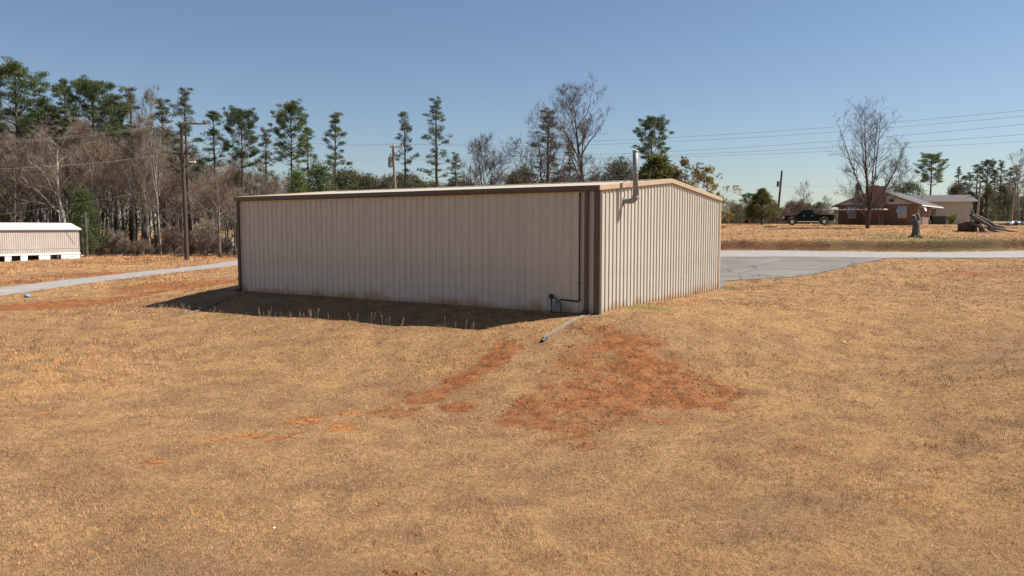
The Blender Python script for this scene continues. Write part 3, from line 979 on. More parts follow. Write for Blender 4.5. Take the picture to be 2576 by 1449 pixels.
# service pole beside mobile home
bx4, by4, _ = at(219, 645, 83)
bz4 = float(gz(bx4, by4))
poleD = thing("service_pole", "short greenish service pole with meter conduit next to the mobile home", "utility pole", (bx4, by4, bz4))
h4 = at(219, 533, 83)[2] - bz4
MB().tube([(0, 0, -.4), (-.04, 0, h4)], [.17, .15], 8).build("post", M("treated_wood", (.055, .065, .042), (.12, .12, .08), 3, .9, stretch=(8, 8, .6)), poleD)
MB().tube([(-.28, -.1, -.1), (-.30, -.1, h4 - .5)], .05, 8).build("conduit", GALV, poleD)
MB().tube([(-.30, -.1, h4 - .55), (-.36, -.12, h4 - .42)], .07, 8).build("weatherhead", WHITEP, poleD)
mb = MB(); mb.box(-.42, -.18, -.24, -.08, 1.6, 2.1); mb.build("meter_box", METERGREY, poleD)

# far leaning pole with transformer near the cedar
bx5, by5, zt5 = at(1967, 430, 128)
bz5 = float(gz(bx5, by5))
poleE = thing("utility_pole", "far leaning utility pole with small transformer behind the cedar", "utility pole", (bx5, by5, bz5))
h5 = zt5 - bz5
MB().tube([(-.65, 0, -.5), (0, 0, h5)], [.2, .15], 8).build("post", WOODPOLE, poleE)
MB().tube([(-.62, -.2, h5 - 2.6), (-.60, -.2, h5 - 1.7)], .28, 10).build("transformer_can", METERGREY, poleE)
MB().tube([(.0, 0, h5 - .05), (0, 0, h5 + .2)], .06, 6).build("insulator", MATS["porcelain"], poleE)

# poles at the right woods
def plain_pole(u, vt, y, lean, label):
    x, yy, zt = at(u, vt, y)
    zb = float(gz(x, yy))
    p = thing("utility_pole", label, "utility pole", (x, yy, zb))
    MB().tube([(lean, 0, -.4), (0, 0, zt - zb)], [.18, .13], 8).build("post", WOODPALE, p)
    MB().tube([(0, 0, zt - zb - .02), (0, 0, zt - zb + .12)], .05, 6).build("insulator", MATS["porcelain"], p)
    mb = MB(); mb.box(-.05, .25, -.2, -.12, zt - zb - .9, zt - zb - .7); mb.build("wire_bracket", GALV, p)
    return (x, yy, zt)
pF = plain_pole(2467, 455, 118, -.3, "pale wooden pole at the right gable end of the siding wing")
pG = plain_pole(2553, 478, 106, -.35, "pale leaning wooden pole at the right edge of the yard")

def wire(p, q, sag, label, group=None, r=.010, n=18):
    p, q = Vector(p), Vector(q)
    base = p.copy()
    pts = []
    for i in range(n + 1):
        t = i / n
        pt = p.lerp(q, t)
        pt.z -= sag * 4 * t * (1 - t)
        pts.append(pt - base)
    o = MB().tube(pts, r, 4).build("power_line", WIRE)
    o.location = base
    return tag(o, label, "power line", group)
topA = Vector((bx, by, bz))
topB = Vector((bx2, by2, bz2))
off = Vector((46, 45, 0))
z_at = lambda z: (off.x, off.y, z)
G1 = "overhead wires crossing the sky"
wire(topB + Vector((-.25, 0, hB + .2)), z_at(11.35), 1.15, "highest wire running right from the transformer pole", G1)
wire(topB + Vector((1.05, .2, hB + .15)), z_at(11.05), 1.3, "second highest wire running right from the transformer pole", G1)
wire(topB + Vector((.1, 0, hB - 1.15)), z_at(10.6), 1.25, "middle wire running right from the transformer pole", G1)
wire(topB + Vector((.1, -.1, hB - 1.45)), z_at(9.6), .95, "second lowest wire running right from the transformer pole", G1)
wire(topB + Vector((.1, .1, hB - 1.55)), z_at(8.9), .75, "lowest thick wire running right from the transformer pole", G1, r=.008)
wire(topA + Vector((-.1, 0, hA + .2)), topB + Vector((-.25, 0, hB + .18)), .8, "top wire between the lane pole and the transformer pole", G1)
wire(topA + Vector((2.1, 0, hA + .2)), topB + Vector((.1, 0, hB + .18)), .9, "second wire between the lane pole and the transformer pole", G1)
wire(topA + Vector((.1, 0, zl + .1)), topB + Vector((.1, 0, hB - 1.3)), .7, "lower wire between the lane pole and the transformer pole", G1, r=.008)
wire(topA + Vector((-.1, 0, hA + .2)), at(-260, 362, 52), .5, "upper wire leaving the lane pole to the left", G1, r=.008)
wire(topA + Vector((.9, 0, hA + .2)), at(-260, 368, 52), .5, "second upper wire leaving the lane pole to the left", G1, r=.008)
wire(topA + Vector((-.9, 0, zl + .1)), at(-260, 428, 52), .45, "lower wire leaving the lane pole to the left", G1, r=.009)
wire(topA + Vector((-.1, 0, zl - 2.6)), at(-200, 560, 60), .4, "lowest wire leaving the lane pole to the left", G1)
wire(topA + Vector((.5, 0, zl)), at(560, 505, 84), .1, "slanting service drop right of the lane pole", G1)
wire(at(700, 466, 100), topB + Vector((.2, 0, hB - 4.2)), .3, "low telephone wire above the steel roof", G1)
wire(at(1700, 482, 122), (bx5 - .4, by5, bz5 + h5 - 2.5), .5, "far wire left of the leaning pole", G1)
wire((bx5 - .4, by5, bz5 + h5 - 2.5), at(2200, 455, 116), .4, "far wire between the leaning pole and the chimney", G1)
wire((pF[0], pF[1], pF[2] - .1), at(2380, 500, 112), .4, "service wire drooping to the siding wing", G1)
wire((pG[0], pG[1], pG[2] - .1), at(2500, 520, 116), .4, "service wire left of the right edge pole", G1)

# ------------------------------------------------------------------ mobile home
def mobile_home():
    rx, ry, _ = at(201, 645, 80)
    rot = math.pi / 2 - TH                     # local x along ax_b, towards the far right end
    z0 = float(gz(rx, ry))
    root = thing("mobile_home", "old beige ribbed mobile home with white metal roof and broken skirting", "mobile home", (rx, ry, -.30), rot)
    W_, Lh = 3.9, 19.0                         # body from x=-Lh..0, width along +y (away)
    zb, ze, zr = .62, 3.02, 3.62
    wallm = M("mobile_home_siding", (.43, .375, .325), (.51, .45, .395), 1.3, .6)
    whitem = M("white_roof_paint", (.78, .77, .74), (.84, .83, .80), 1.0, .5)
    # ribbed side walls, upper field and lower band
    def ribbed(z_0, z_1, y, sgn, name):
        mb = MB(); n = int(Lh / .2)
        pr = []
        for i in range(n):
            s = -Lh + i * Lh / n
            pr += [(s, 0), (s + .11, 0), (s + .13, .028), (s + .17, .028)]
        pr.append((0, 0))
        for s, d in pr:
            mb.v += [(s, y - sgn * d, z_0), (s, y - sgn * d, z_1)]
        for i in range(len(pr) - 1):
            mb.f.append((2 * i, 2 * i + 2, 2 * i + 3, 2 * i + 1))
        return mb.build(name, wallm, root)
    ribbed(1.16, ze, 0, 1, "side_wall"); ribbed(zb, 1.12, 0, 1, "lower_side_wall")
    ribbed(zb, ze, W_, -1, "side_wall")
    mb = MB(); mb.box(-Lh, .0, -.035, -.005, 1.10, 1.17); mb.build("belt_rail", wallm, root)
    for x in (0, -Lh):
        mb = MB(); e = .03
        mb.prism([(0.02, zb), (W_ - .02, zb), (W_ - .02, ze), (W_ / 2, zr - .03), (0.02, ze)], 'x', x - .02, x + .02); mb.build("end_wall", wallm, root)
    mb = MB(); mb.box(-Lh - .05, .05, -.06, -.03, zb - .14, zb + .03); mb.build("floor_rail", whitem, root)
    mb = MB(); mb.prism([(-.14, ze - .03), (W_ / 2, zr), (W_ + .14, ze - .03), (W_ + .14, ze + .02), (W_ / 2, zr + .05), (-.14, ze + .02)], 'x', -Lh - .2, .22)
    rf = mb.build("roof", whitem, root)
    mb = MB(); mb.box(-Lh - .2, .2, -.15, -.142, ze - .10, ze + .0); mb.build("drip_edge", METERGREY, rf)
    mb = MB(); mb.box(-Lh + .3, -.3, .5, .7, zb - .25, zb - .02); mb.box(-Lh + .3, -.3, W_ - .7, W_ - .5, zb - .25, zb - .02)
    mb.build("chassis", BLACKPIPE, root)
    for x in (-2.6, -5.2, -7.8, -10.4, -13.0):
        mb = MB(); mb.box(x - .2, x + .2, .45, .85, -.2, zb - .25); mb.build("block_pier", CONC, root)
    skirt = M("skirt_metal", (.60, .59, .60), (.72, .71, .70), 2, .5)
    def skirt_panel(x0, x1, tilt=0.0):
        mb = MB(); n = max(2, int((x1 - x0) / .18))
        for i in range(n + 1):
            s = x0 + (x1 - x0) * i / n
            d = .02 if i % 2 else 0
            mb.v += [(s + tilt * -.6, -.02 - d - abs(tilt), -.22), (s, -.02 - d, zb - .13)]
        for i in range(n):
            mb.f.append((2 * i, 2 * i + 2, 2 * i + 3, 2 * i + 1))
        mb.build("skirt_panel", skirt, root)
    skirt_panel(-1.9, .0); skirt_panel(-4.05, -2.95); skirt_panel(-5.7, -5.1, .35); skirt_panel(-7.15, -6.55); skirt_panel(-9.0, -8.2); skirt_panel(-12, -10.2)
    mb = MB()
    mb.v += [(0.03, i * W_ / 20, z) for i in range(21) for z in (-.22, zb - .1)]
    mb.f += [(2 * i, 2 * i + 2, 2 * i + 3, 2 * i + 1) for i in range(20)]
    mb.build("end_skirt", skirt, root)
    mb = MB(); mb.v += [(-Lh, W_ - .01, -.3), (0, W_ - .01, -.3), (0, W_ - .01, zb), (-Lh, W_ - .01, zb)]; mb.f.append((0, 1, 2, 3)); mb.build("rear_skirt", skirt, root)
    MB().tube([(-.45, -.05, 1.5), (-1.3, -.05, 2.7)], .012, 5).build("cable", BLACKPIPE, root)
mobile_home()

# ------------------------------------------------------------------ brick house
BRICK = brick_material("house_brick", (.150, .068, .045), (.250, .115, .074), (.28, .20, .16), 1.0)
SHINGLE = M("shingles", (.075, .071, .068), (.125, .118, .112), 5, .9, bump=.3)
GABLE = M("gable_boards", (.50, .44, .37), (.58, .52, .44), 2, .7, stretch=(1, 1, 6))
WHITE = M("white_paint", (.74, .73, .71), (.80, .79, .77), 3, .5)
DARKGLASS = M("dark_glass", (.02, .022, .025), None, 1, .12)
CURTAIN = M("curtained_glass", (.42, .40, .36), (.52, .50, .46), 4, .35)
def brick_house():
    x0, y0, _ = at(2303, 569, 98)
    z0 = float(gz(x0, y0)) - .05
    ang = R(38)
    # local x runs along the front (towards the left end, away), local y along the side wall (away)
    root = thing("brick_house", "low red brick house with chimney and metal window awnings across the road", "house", (x0, y0, z0), 0)
    ex = Vector((-math.cos(ang), math.sin(ang), 0)); ey = Vector((math.sin(ang), math.cos(ang), 0))
    root.matrix_world = Matrix(((-ex.x, ey.x, 0, x0), (-ex.y, ey.y, 0, y0), (0, 0, 1, z0), (0, 0, 0, 1)))
    # now local -x is along the front to the left, +y is away along the side
    Wd, Dp, He, Hr = 9.4, 14.0, 2.75, 4.55
    mb = MB(); mb.box(-Wd, 0, 0, .2, -.4, He); o = mb.build("front_wall", BRICK, root); box_uv(o)
    mb = MB(); mb.box(-.2, -.0, .203, Dp, -.4, He); o = mb.build("side_wall", BRICK, root); box_uv(o)
    mb = MB(); mb.box(-Wd, -Wd + .2, .203, Dp, -.4, He); o = mb.build("side_wall", BRICK, root); box_uv(o)
    mb = MB(); mb.box(-Wd + .203, -.203, Dp - .2, Dp, -.4, He); o = mb.build("rear_wall", BRICK, root); box_uv(o)
    for yy in (.03, Dp - .15):
        mb = MB(); mb.prism([(-Wd, He + .002), (0, He + .002), (-Wd / 2, Hr)], 'y', yy, yy + .12); mb.build("gable", GABLE, root)
    sl = (Hr - He) / (Wd / 2); ov = .7
    mb = MB(); mb.prism([(-Wd - ov, He - ov * sl + .02), (-Wd / 2, Hr + .02), (ov, He - ov * sl + .02), (ov, He - ov * sl + .17), (-Wd / 2, Hr + .17), (-Wd - ov, He - ov * sl + .17)], 'y', -.55, Dp + .5)
    rf = mb.build("roof", SHINGLE, root)
    for s in (-1, 1):
        xa = -Wd / 2; xb = ov if s > 0 else -Wd - ov
        mb = MB(); za, zb = Hr - .06, He - ov * sl - .06
        mb.add([(xa, -.58, za), (xb, -.58, zb), (xb, -.58, zb + .2), (xa, -.58, za + .2), (xa, -.552, za), (xb, -.552, zb), (xb, -.552, zb + .2), (xa, -.552, za + .2)], [(0, 1, 2, 3), (7, 6, 5, 4), (0, 4, 5, 1), (3, 2, 6, 7), (0, 3, 7, 4), (1, 5, 6, 2)])
        mb.build("barge_board", M("barge_paint", (.22, .19, .16), None, 1, .7), rf)
    mb = MB(); mb.box(ov, ov + .08, -.5, Dp + .4, He - ov * sl - .02, He - ov * sl + .12); mb.build("eave_gutter", WHITE, rf)
    # rafter brackets / lights along the side eave
    for yy in (1.2, 3.0, 9.5, 11.0, 12.5):
        mb = MB(); mb.box(.02, .62, yy, yy + .14, He - .42, He - .28); mb.build("eave_bracket", WHITE, rf)
    # chimney: wide stack on the front gable
    mb = MB(); mb.box(-6.15, -3.55, -.62, -.002, -.4, 3.3); mb.box(-5.95, -3.75, -.60, .35, 3.302, 4.92); mb.box(-6.02, -3.68, -.66, .41, 4.922, 5.08)
    ch = mb.build("chimney", BRICK, root); box_uv(ch)
    mb = MB(); mb.box(-5.4, -4.4, -.4, .15, 5.082, 5.2); mb.build("flue_tile", CONC, ch)
    for xx in (-6.75, -2.9):
        mb = MB(); mb.box(xx - .28, xx + .28, -.02, .026, 3.05, 3.5); mb.build("gable_vent", BLACKPIPE, root)
    def window(x0, x1, z0_, z1, face, awn=True):
        fr = MB()
        if face == 'front':
            fr.box(x0 - .06, x1 + .06, -.05, -.003, z0_ - .06, z1 + .06); w = fr.build("window", WHITE, root)
            g_ = MB(); g_.box(x0, x1, -.065, -.052, z0_, z1); g_.build("pane", CURTAIN, w)
            s_ = MB(); s_.box(x0 - .1, x1 + .1, -.12, -.004, z0_ - .16, z0_ - .065); s_.build("sill", BRICK, w)
            m_ = MB(); m_.box(x0, x1, -.08, -.067, (z0_ + z1) / 2 - .03, (z0_ + z1) / 2 + .03); m_.build("sash_bar", WHITE, w)
            if awn:
                a_ = MB(); za, zb = z1 + .55, z1 - .25
                a_.add([(x0 - .12, -.06, za), (x1 + .12, -.06, za), (x1 + .12, -.75, zb), (x0 - .12, -.75, zb), (x0 - .12, -.06, za - .03), (x1 + .12, -.06, za - .03), (x1 + .12, -.75, zb - .05), (x0 - .12, -.75, zb - .05), (x0 - .12, -.06, zb), (x1 + .12, -.06, zb)],
                       [(0, 1, 2, 3), (7, 6, 5, 4), (3, 2, 6, 7), (0, 3, 7, 4), (1, 5, 6, 2), (0, 8, 3), (1, 2, 9)])
                a_.build("awning", M("awning_metal", (.42, .42, .42), (.52, .52, .52), 4, .5), w)
        else:
            fr.box(.003, .05, x0 - .06, x1 + .06, z0_ - .06, z1 + .06); w = fr.build("window", WHITE, root)
            g_ = MB(); g_.box(.052, .065, x0, x1, z0_, z1); g_.build("pane", DARKGLASS, w)
            if awn:
                a_ = MB(); pr = [(.06, z1 + .5)] + [(.06 + .75 * math.sin(k * math.pi / 12), z1 - .1 + .6 * math.cos(k * math.pi / 12)) for k in range(7)]
                pr += [(q[0], q[1] - .05) for q in pr[::-1]]
                a_.prism(pr, 'y', x0 - .1, x1 + .1); a_.build("awning", WHITE, w)
    window(-2.05, -1.15, 1.05, 1.95, 'front')
    window(-8.1, -7.2, 1.05, 1.95, 'front')
    window(1.3, 2.2, 1.0, 2.0, 'side')
    window(8.9, 9.8, .9, 2.0, 'side', False)
    def door(y_0, y_1):
        d = MB(); d.box(.003, .06, y_0, y_1, 0, 2.05); dd = d.build("door", M("door_dark", (.07, .05, .045), None, 1, .6), root)
        h = MB(); h.box(.062, .10, y_0 + .08, y_0 + .14, .95, 1.05); h.build("handle", GALV, dd)
        s = MB(); s.box(.01, 1.1, y_0 - .3, y_1 + .3, -.3, .02); s.build("step", CONC, dd)
    door(3.2, 4.1); door(11.0, 12.0)
    # flat carport canopy in front, on splayed posts
    can = MB(); can.box(-10.6, -3.0, -3.4, -.9, 1.98, 2.10); cn = can.build("carport_canopy", M("canopy_metal", (.50, .45, .42), (.58, .54, .50), 2, .5), root)
    for i in range(15):
        r_ = MB(); xx = -10.5 + i * .53; r_.box(xx, xx + .05, -3.38, -.92, 2.102, 2.135); r_.build("canopy_rib", MATS["canopy_metal"], cn)
    for xx in (-10.3, -8.6, -3.4):
        for s in (-.45, .45):
            p = MB(); p.tube([(xx, -3.2, -.3), (xx + s, -3.2, 1.98)], .05, 6); p.build("canopy_post", TRIM, cn)
    for xx in (-10.3, -6.6, -3.4):
        p = MB(); p.tube([(xx, -1.0, -.3), (xx, -1.0, 1.98)], .045, 6); p.build("canopy_post", TRIM, cn)
    # mast with weather vane left of the chimney
    mm = MB().tube([(-7.6, -.12, 1.5), (-7.6, -.12, 7.4)], .025, 6).build("antenna_mast", GALV, root)
    mb = MB(); mb.tube([(-7.75, -.12, 7.45), (-7.6, -.12, 7.6), (-7.45, -.12, 7.45), (-7.6, -.12, 7.25)], [.04, .2, .2, .02], 8); mb.build("vane_ball", METERGREY, mm)
brick_house()

def siding_wing():
    x0, y0, _ = at(2443, 566, 116)
    z0 = float(gz(x0, y0)) - .05
    ang = R(14)
    root = thing("siding_house", "beige lap-sided house wing with grey shingle roof behind the brick house", "house", (x0, y0, z0), -ang)
    Wd, Dp, He, Hr = 9.0, 6.5, 3.75, 4.55
    LAP = M("lap_siding", (.44, .395, .335), (.50, .455, .39), 2, .7)
    nb = 17
    for side in range(1):
        for i in range(nb):
            z_0, z_1 = i * He / nb - .0, (i + 1) * He / nb + .01
            mb = MB(); mb.add([(-Wd, -.03, z_0), (0, -.03, z_0), (0, -.006, z_1), (-Wd, -.006, z_1), (-Wd, 0, z_0), (0, 0, z_0), (0, 0, z_1), (-Wd, 0, z_1)], [(0, 1, 2, 3), (0, 4, 5, 1), (3, 2, 6, 7), (0, 3, 7, 4), (1, 5, 6, 2)])
            mb.build("siding_board", LAP, root)
    mb = MB(); mb.box(-Wd, 0, .002, Dp, -.5, He); mb.build("wall", LAP, root)
    mb = MB(); mb.box(-Wd - .02, .02, -.05, .0, -.5, -.02); mb.build("foundation", CONC, root)
    mb = MB(); mb.prism([(.0, He + .002), (Dp, He + .002), (Dp / 2, Hr)], 'x', -.15, -.03); mb.build("gable", LAP, root)
    mb = MB(); mb.prism([(.0, He + .002), (Dp, He + .002), (Dp / 2, Hr)], 'x', -Wd + .03, -Wd + .15); mb.build("gable", LAP, root)
    sl = (Hr - He) / (Dp / 2); ov = .55
    mb = MB(); mb.prism([(-ov, He - ov * sl + .02), (Dp / 2, Hr + .02), (Dp + ov, He - ov * sl + .02), (Dp + ov, He - ov * sl + .17), (Dp / 2, Hr + .17), (-ov, He - ov * sl + .17)], 'x', -Wd - .4, .6)
    rf = mb.build("roof", SHINGLE, root)
    mb = MB(); mb.box(-Wd - .4, .6, -ov - .04, -ov - .004, He - ov * sl - .03, He - ov * sl + .17); mb.build("fascia", WHITE, rf)
    MB().tube([(-6.6, 1.2, 3.6), (-6.6, 1.2, 5.0)], .05, 6).build("vent_pipe", GALV, rf)
    MB().tube([(-4.0, 1.4, 3.7), (-4.0, 1.4, 4.9)], .06, 6).build("vent_pipe", WHITE, rf)
    mb = MB(); mb.box(.003, .05, 2.4, 3.6, 1.0, 2.3); w = mb.build("window", WHITE, root)
    mb = MB(); mb.box(.052, .06, 2.5, 3.5, 1.1, 2.2); mb.build("pane", DARKGLASS, w)
    mb = MB(); mb.box(.02, .3, .6, .8, 2.75, 2.95); mb.build("flood_light", WHITE, root)
siding_wing()

def ac_unit():
    x, y, _ = at(2362, 562, 105)
    z = float(gz(x, y))
    root = thing("air_conditioner", "dark box air conditioner standing against the beige siding wing", "air conditioner", (x, y, z), R(-14))
    mb = MB(); mb.box(-.95, .75, -.4, .4, .06, 1.12); mb.build("cabinet", M("ac_dark", (.035, .038, .042), (.06, .06, .065), 5, .5), root, bevel=.02)
    mb = MB(); mb.box(-1.0, .8, -.45, .45, 1.122, 1.2); mb.build("top_cover", METERGREY, root)
    mb = MB(); mb.box(-1.05, .85, -.5, .5, -.15, .058); mb.build("pad", CONC, root)
    for k in range(8):
        mb = MB(); mb.box(-.9, .7, -.43, -.402, .16 + k * .115, .2 + k * .115); mb.build("louvre", BLACKPIPE, root)
ac_unit()

# ------------------------------------------------------------------ pickup truck
def pickup():
    x, y, _ = at(2033, 565, 95)
    z = float(gz(x, y))
    rot = math.pi - R(20)
    root = thing("pickup_truck", "black crew cab pickup truck parked on the lawn by the brick house", "pickup truck", (x, y, z + .02), rot)
    PAINT = M("black_paint", (.004, .005, .007), None, 1, .38)
    PAINT.node_tree.nodes["Principled BSDF"].inputs["Specular IOR Level"].default_value = .18
    TYRE = M("tyre", (.012, .012, .012), None, 1, .9)
    RIM = M("rim", (.55, .55, .56), None, 1, .3, .8)
    CHROME = M("chrome", (.65, .65, .66), None, 1, .15, 1.0)
    # local +x is the front
    W_ = .95
    def arch(cx, r, n=8):
        return [(cx + r * math.cos(math.pi * k / n), .55 + r * math.sin(math.pi * k / n) * .98) for k in range(n + 1)]
    lower = [(-2.85, .62), (-2.30, .50)] + arch(-1.80, .50)[::-1] + [(-1.25, .46), (1.30, .46)] + arch(1.85, .50)[::-1] + [(2.40, .50), (2.85, .56), (2.92, .95), (2.80, 1.13), (1.35, 1.22), (-.55, 1.24), (-.70, 1.20), (-2.88, 1.20)]
    body = MB().prism(lower, 'y', -W_, W_).build("body", PAINT, root, bevel=.05)
    cab = MB()
    lo, hi = [(1.38, 1.20), (-.62, 1.22)], [(.55, 1.82), (-.50, 1.84)]
    cab.add([(1.42, -W_ + .03, 1.19), (1.42, W_ - .03, 1.19), (-.66, W_ - .03, 1.2), (-.66, -W_ + .03, 1.2), (.55, -.74, 1.86), (.55, .74, 1.86), (-.52, .74, 1.86), (-.52, -.74, 1.86)],
            [(3, 2, 1, 0), (4, 5, 6, 7), (0, 1, 5, 4), (1, 2, 6, 5), (2, 3, 7, 6), (3, 0, 4, 7)])
    cb = cab.build("cab", PAINT, root, bevel=.06)
    GL = M("tinted_glass", (.012, .016, .022), None, 1, .08)
    # windscreen, side windows, rear window standing just proud of the cab
    def quad(pts, name):
        q = MB(); q.add(pts, [(0, 1, 2, 3)]); q.build(name, GL, cb)
    quad([(1.33, -.80, 1.275), (1.33, .80, 1.275), (.63, .68, 1.815), (.63, -.68, 1.815)], "windscreen")
    for s in (-1, 1):
        yb, yt = s * (W_ + .001), s * .772
        f = lambda xx, zz: (xx, s * ((W_ - .03) + ((.74 - (W_ - .03)) * (zz - 1.2) / .66)) + s * .012, zz)
        quad([f(1.15, 1.28), f(.46, 1.28), f(.42, 1.79), f(.58, 1.79)], "door_window")
        quad([f(.38, 1.28), f(-.50, 1.28), f(-.43, 1.79), f(.36, 1.79)], "door_window")
    quad([(-.648, -.7, 1.30), (-.648, .7, 1.30), (-.56, .62, 1.78), (-.56, -.62, 1.78)], "rear_window")
    # bed opening rails, tailgate, bumpers
    mb = MB(); mb.box(-2.80, -.74, -W_ + .02, -W_ + .12, 1.203, 1.25); mb.box(-2.80, -.74, W_ - .12, W_ - .02, 1.203, 1.25); mb.build("bed_rail", PAINT, root)
    mb = MB(); mb.box(-2.93, -2.892, -.78, .78, .66, 1.22); mb.build("tailgate", PAINT, root, bevel=.015)
    mb = MB(); mb.box(-3.08, -2.90, -.93, .93, .47, .66); mb.build("rear_bumper", CHROME, root, bevel=.03)
    mb = MB(); mb.box(2.90, 3.05, -.95, .95, .45, .70); mb.build("front_bumper", PAINT, root, bevel=.04)
    mb = MB(); mb.box(2.90, 2.96, -.55, .55, .74, 1.02); mb.build("grille", CHROME, root)
    for s in (-1, 1):
        mb = MB(); mb.box(2.74, 2.945, s * .93 - .07 if s > 0 else -.955, .955 if s > 0 else -.86, .80, 1.04); mb.build("headlight", WHITEP, root, bevel=.02)
        mb = MB(); mb.box(-2.90, -2.80, min(s * .80, s * .957), max(s * .80, s * .957), .78, 1.15); mb.build("tail_light", M("red_lens", (.25, .012, .01), None, 1, .25), root)
        mb = MB(); mb.box(.95, 1.15, min(s * .97, s * 1.17), max(s * .97, s * 1.17), 1.26, 1.44); mb.build("mirror", PAINT, root, bevel=.03)
        for hx in (.50, -.42):
            mb = MB(); mb.box(hx - .1, hx + .1, min(s * .952, s * .985), max(s * .952, s * .985), 1.08, 1.12); mb.build("door_handle", CHROME, root)
        mb = MB(); mb.box(-1.15, 1.25, min(s * .96, s * 1.06), max(s * .96, s * 1.06), .40, .46); mb.build("running_board", CHROME, root)
        for wx in (-1.80, 1.85):
            wm = MB(); y0, y1 = s * .70, s * .955
            prof = [(.24, 0), (.36, .0), (.405, .03), (.41, .12), (.405, .225), (.36, .255), (.24, .255)]
            n = 24
            for k in range(n):
                a = 2 * math.pi * k / n
                for r_, o_ in prof:
                    wm.v.append((wx + r_ * math.cos(a), y0 + s * o_, .41 + r_ * math.sin(a)))
            m_ = len(prof)
            for k in range(n):
                for j in range(m_ - 1):
                    wm.f.append((k * m_ + j, k * m_ + j + 1, ((k + 1) % n) * m_ + j + 1, ((k + 1) % n) * m_ + j))
            tire = wm.build("wheel", TYRE, root, smooth_=True)
            rm = MB()
            rm.tube([(wx, y0 + s * .10, .41), (wx, y0 + s * .19, .41)], .25, 20)
            for k in range(6):
                a = 2 * math.pi * k / 6
                mt = Matrix.Translation((wx, 0, .41)) @ Matrix.Rotation(-a, 4, 'Y')
                rm.box(.05, .245, min(y0 + s * .19, y0 + s * .235), max(y0 + s * .19, y0 + s * .235), -.045, .045, mt)
            rm.tube([(wx, y0 + s * .19, .41), (wx, y0 + s * .25, .41)], .07, 10)
            rm.build("rim", RIM, tire)
    mb = MB(); mb.tube([(-2.6, .2, .45), (-2.95, .2, .42)], .04, 8); mb.build("exhaust_pipe", GALV, root)
pickup()

# ------------------------------------------------------------------ far low buildings left of the lawn
def far_building():
    x, y, _ = at(1868, 556, 150)
    z = float(gz(x, y))
    zt = at(1868, 545, 150)[2]
    root = thing("far_house", "distant house with grey roof half hidden by the lawn crest", "house", (x, y, z), R(8))
    h = zt - z
    mb = MB(); mb.box(-9, 6, 0, 7, -.5, h - 1.2); mb.build("wall", WHITE, root)
    mb = MB(); mb.prism([(-.6, h - 1.3), (3.5, h + .3), (7.6, h - 1.3), (7.6, h - 1.15), (3.5, h + .5), (-.6, h - 1.15)], 'x', -9.5, 6.5); rf = mb.build("roof", SHINGLE, root)
    mb = MB(); mb.prism([(-2.2, h - 1.3), (0, h - .1), (2.2, h - 1.3), (1.9, h - 1.3), (0, h - .35), (-1.9, h - 1.3)], 'y', -2.3, -2.0); mb.build("porch_gable", WHITE, root)
    mb = MB(); mb.prism([(-2.2, h - 1.3), (0, h - .1), (2.2, h - 1.3), (2.2, h - 1.2), (0, h + .02), (-2.2, h - 1.2)], 'y', -1.99, 1.5); mb.build("porch_roof", SHINGLE, root)
    for xx in (-5, 4):
        mb = MB(); mb.box(xx, xx + 1, -.04, -.003, h - 2.6, h - 1.5); w = mb.build("window", WHITE, root)
        mb = MB(); mb.box(xx + .08, xx + .92, -.055, -.042, h - 2.5, h - 1.6); mb.build("pane", DARKGLASS, w)
far_building()

# ------------------------------------------------------------------ trees
def rnd_unit(rg, n):
    v = rg.normal(size=(n, 3))
    return v / np.linalg.norm(v, axis=1)[:, None]

def needle_clumps(rg, centers, dirs, radii, per, ln, wd, up=.35, flat=.75):
    c = np.repeat(centers, per, 0); r = np.repeat(radii, per); d0 = np.repeat(dirs, per, 0)
    n = len(c)
    off_ = rnd_unit(rg, n) * (rg.random(n) ** .45 * r)[:, None]
    off_[:, 2] *= flat
    p = c + off_
    d = rnd_unit(rg, n) + d0 * .6 + np.array([0, 0, up])
    d /= np.linalg.norm(d, axis=1)[:, None]
    s = np.cross(d, rnd_unit(rg, n)); s /= np.linalg.norm(s, axis=1)[:, None] + 1e-9
    L_ = (ln * (.6 + .8 * rg.random(n)))[:, None]
    w = (wd * (.6 + .8 * rg.random(n)))[:, None]
    return np.stack([p - s * w * .5, p + s * w * .5, p + d * L_], 1)

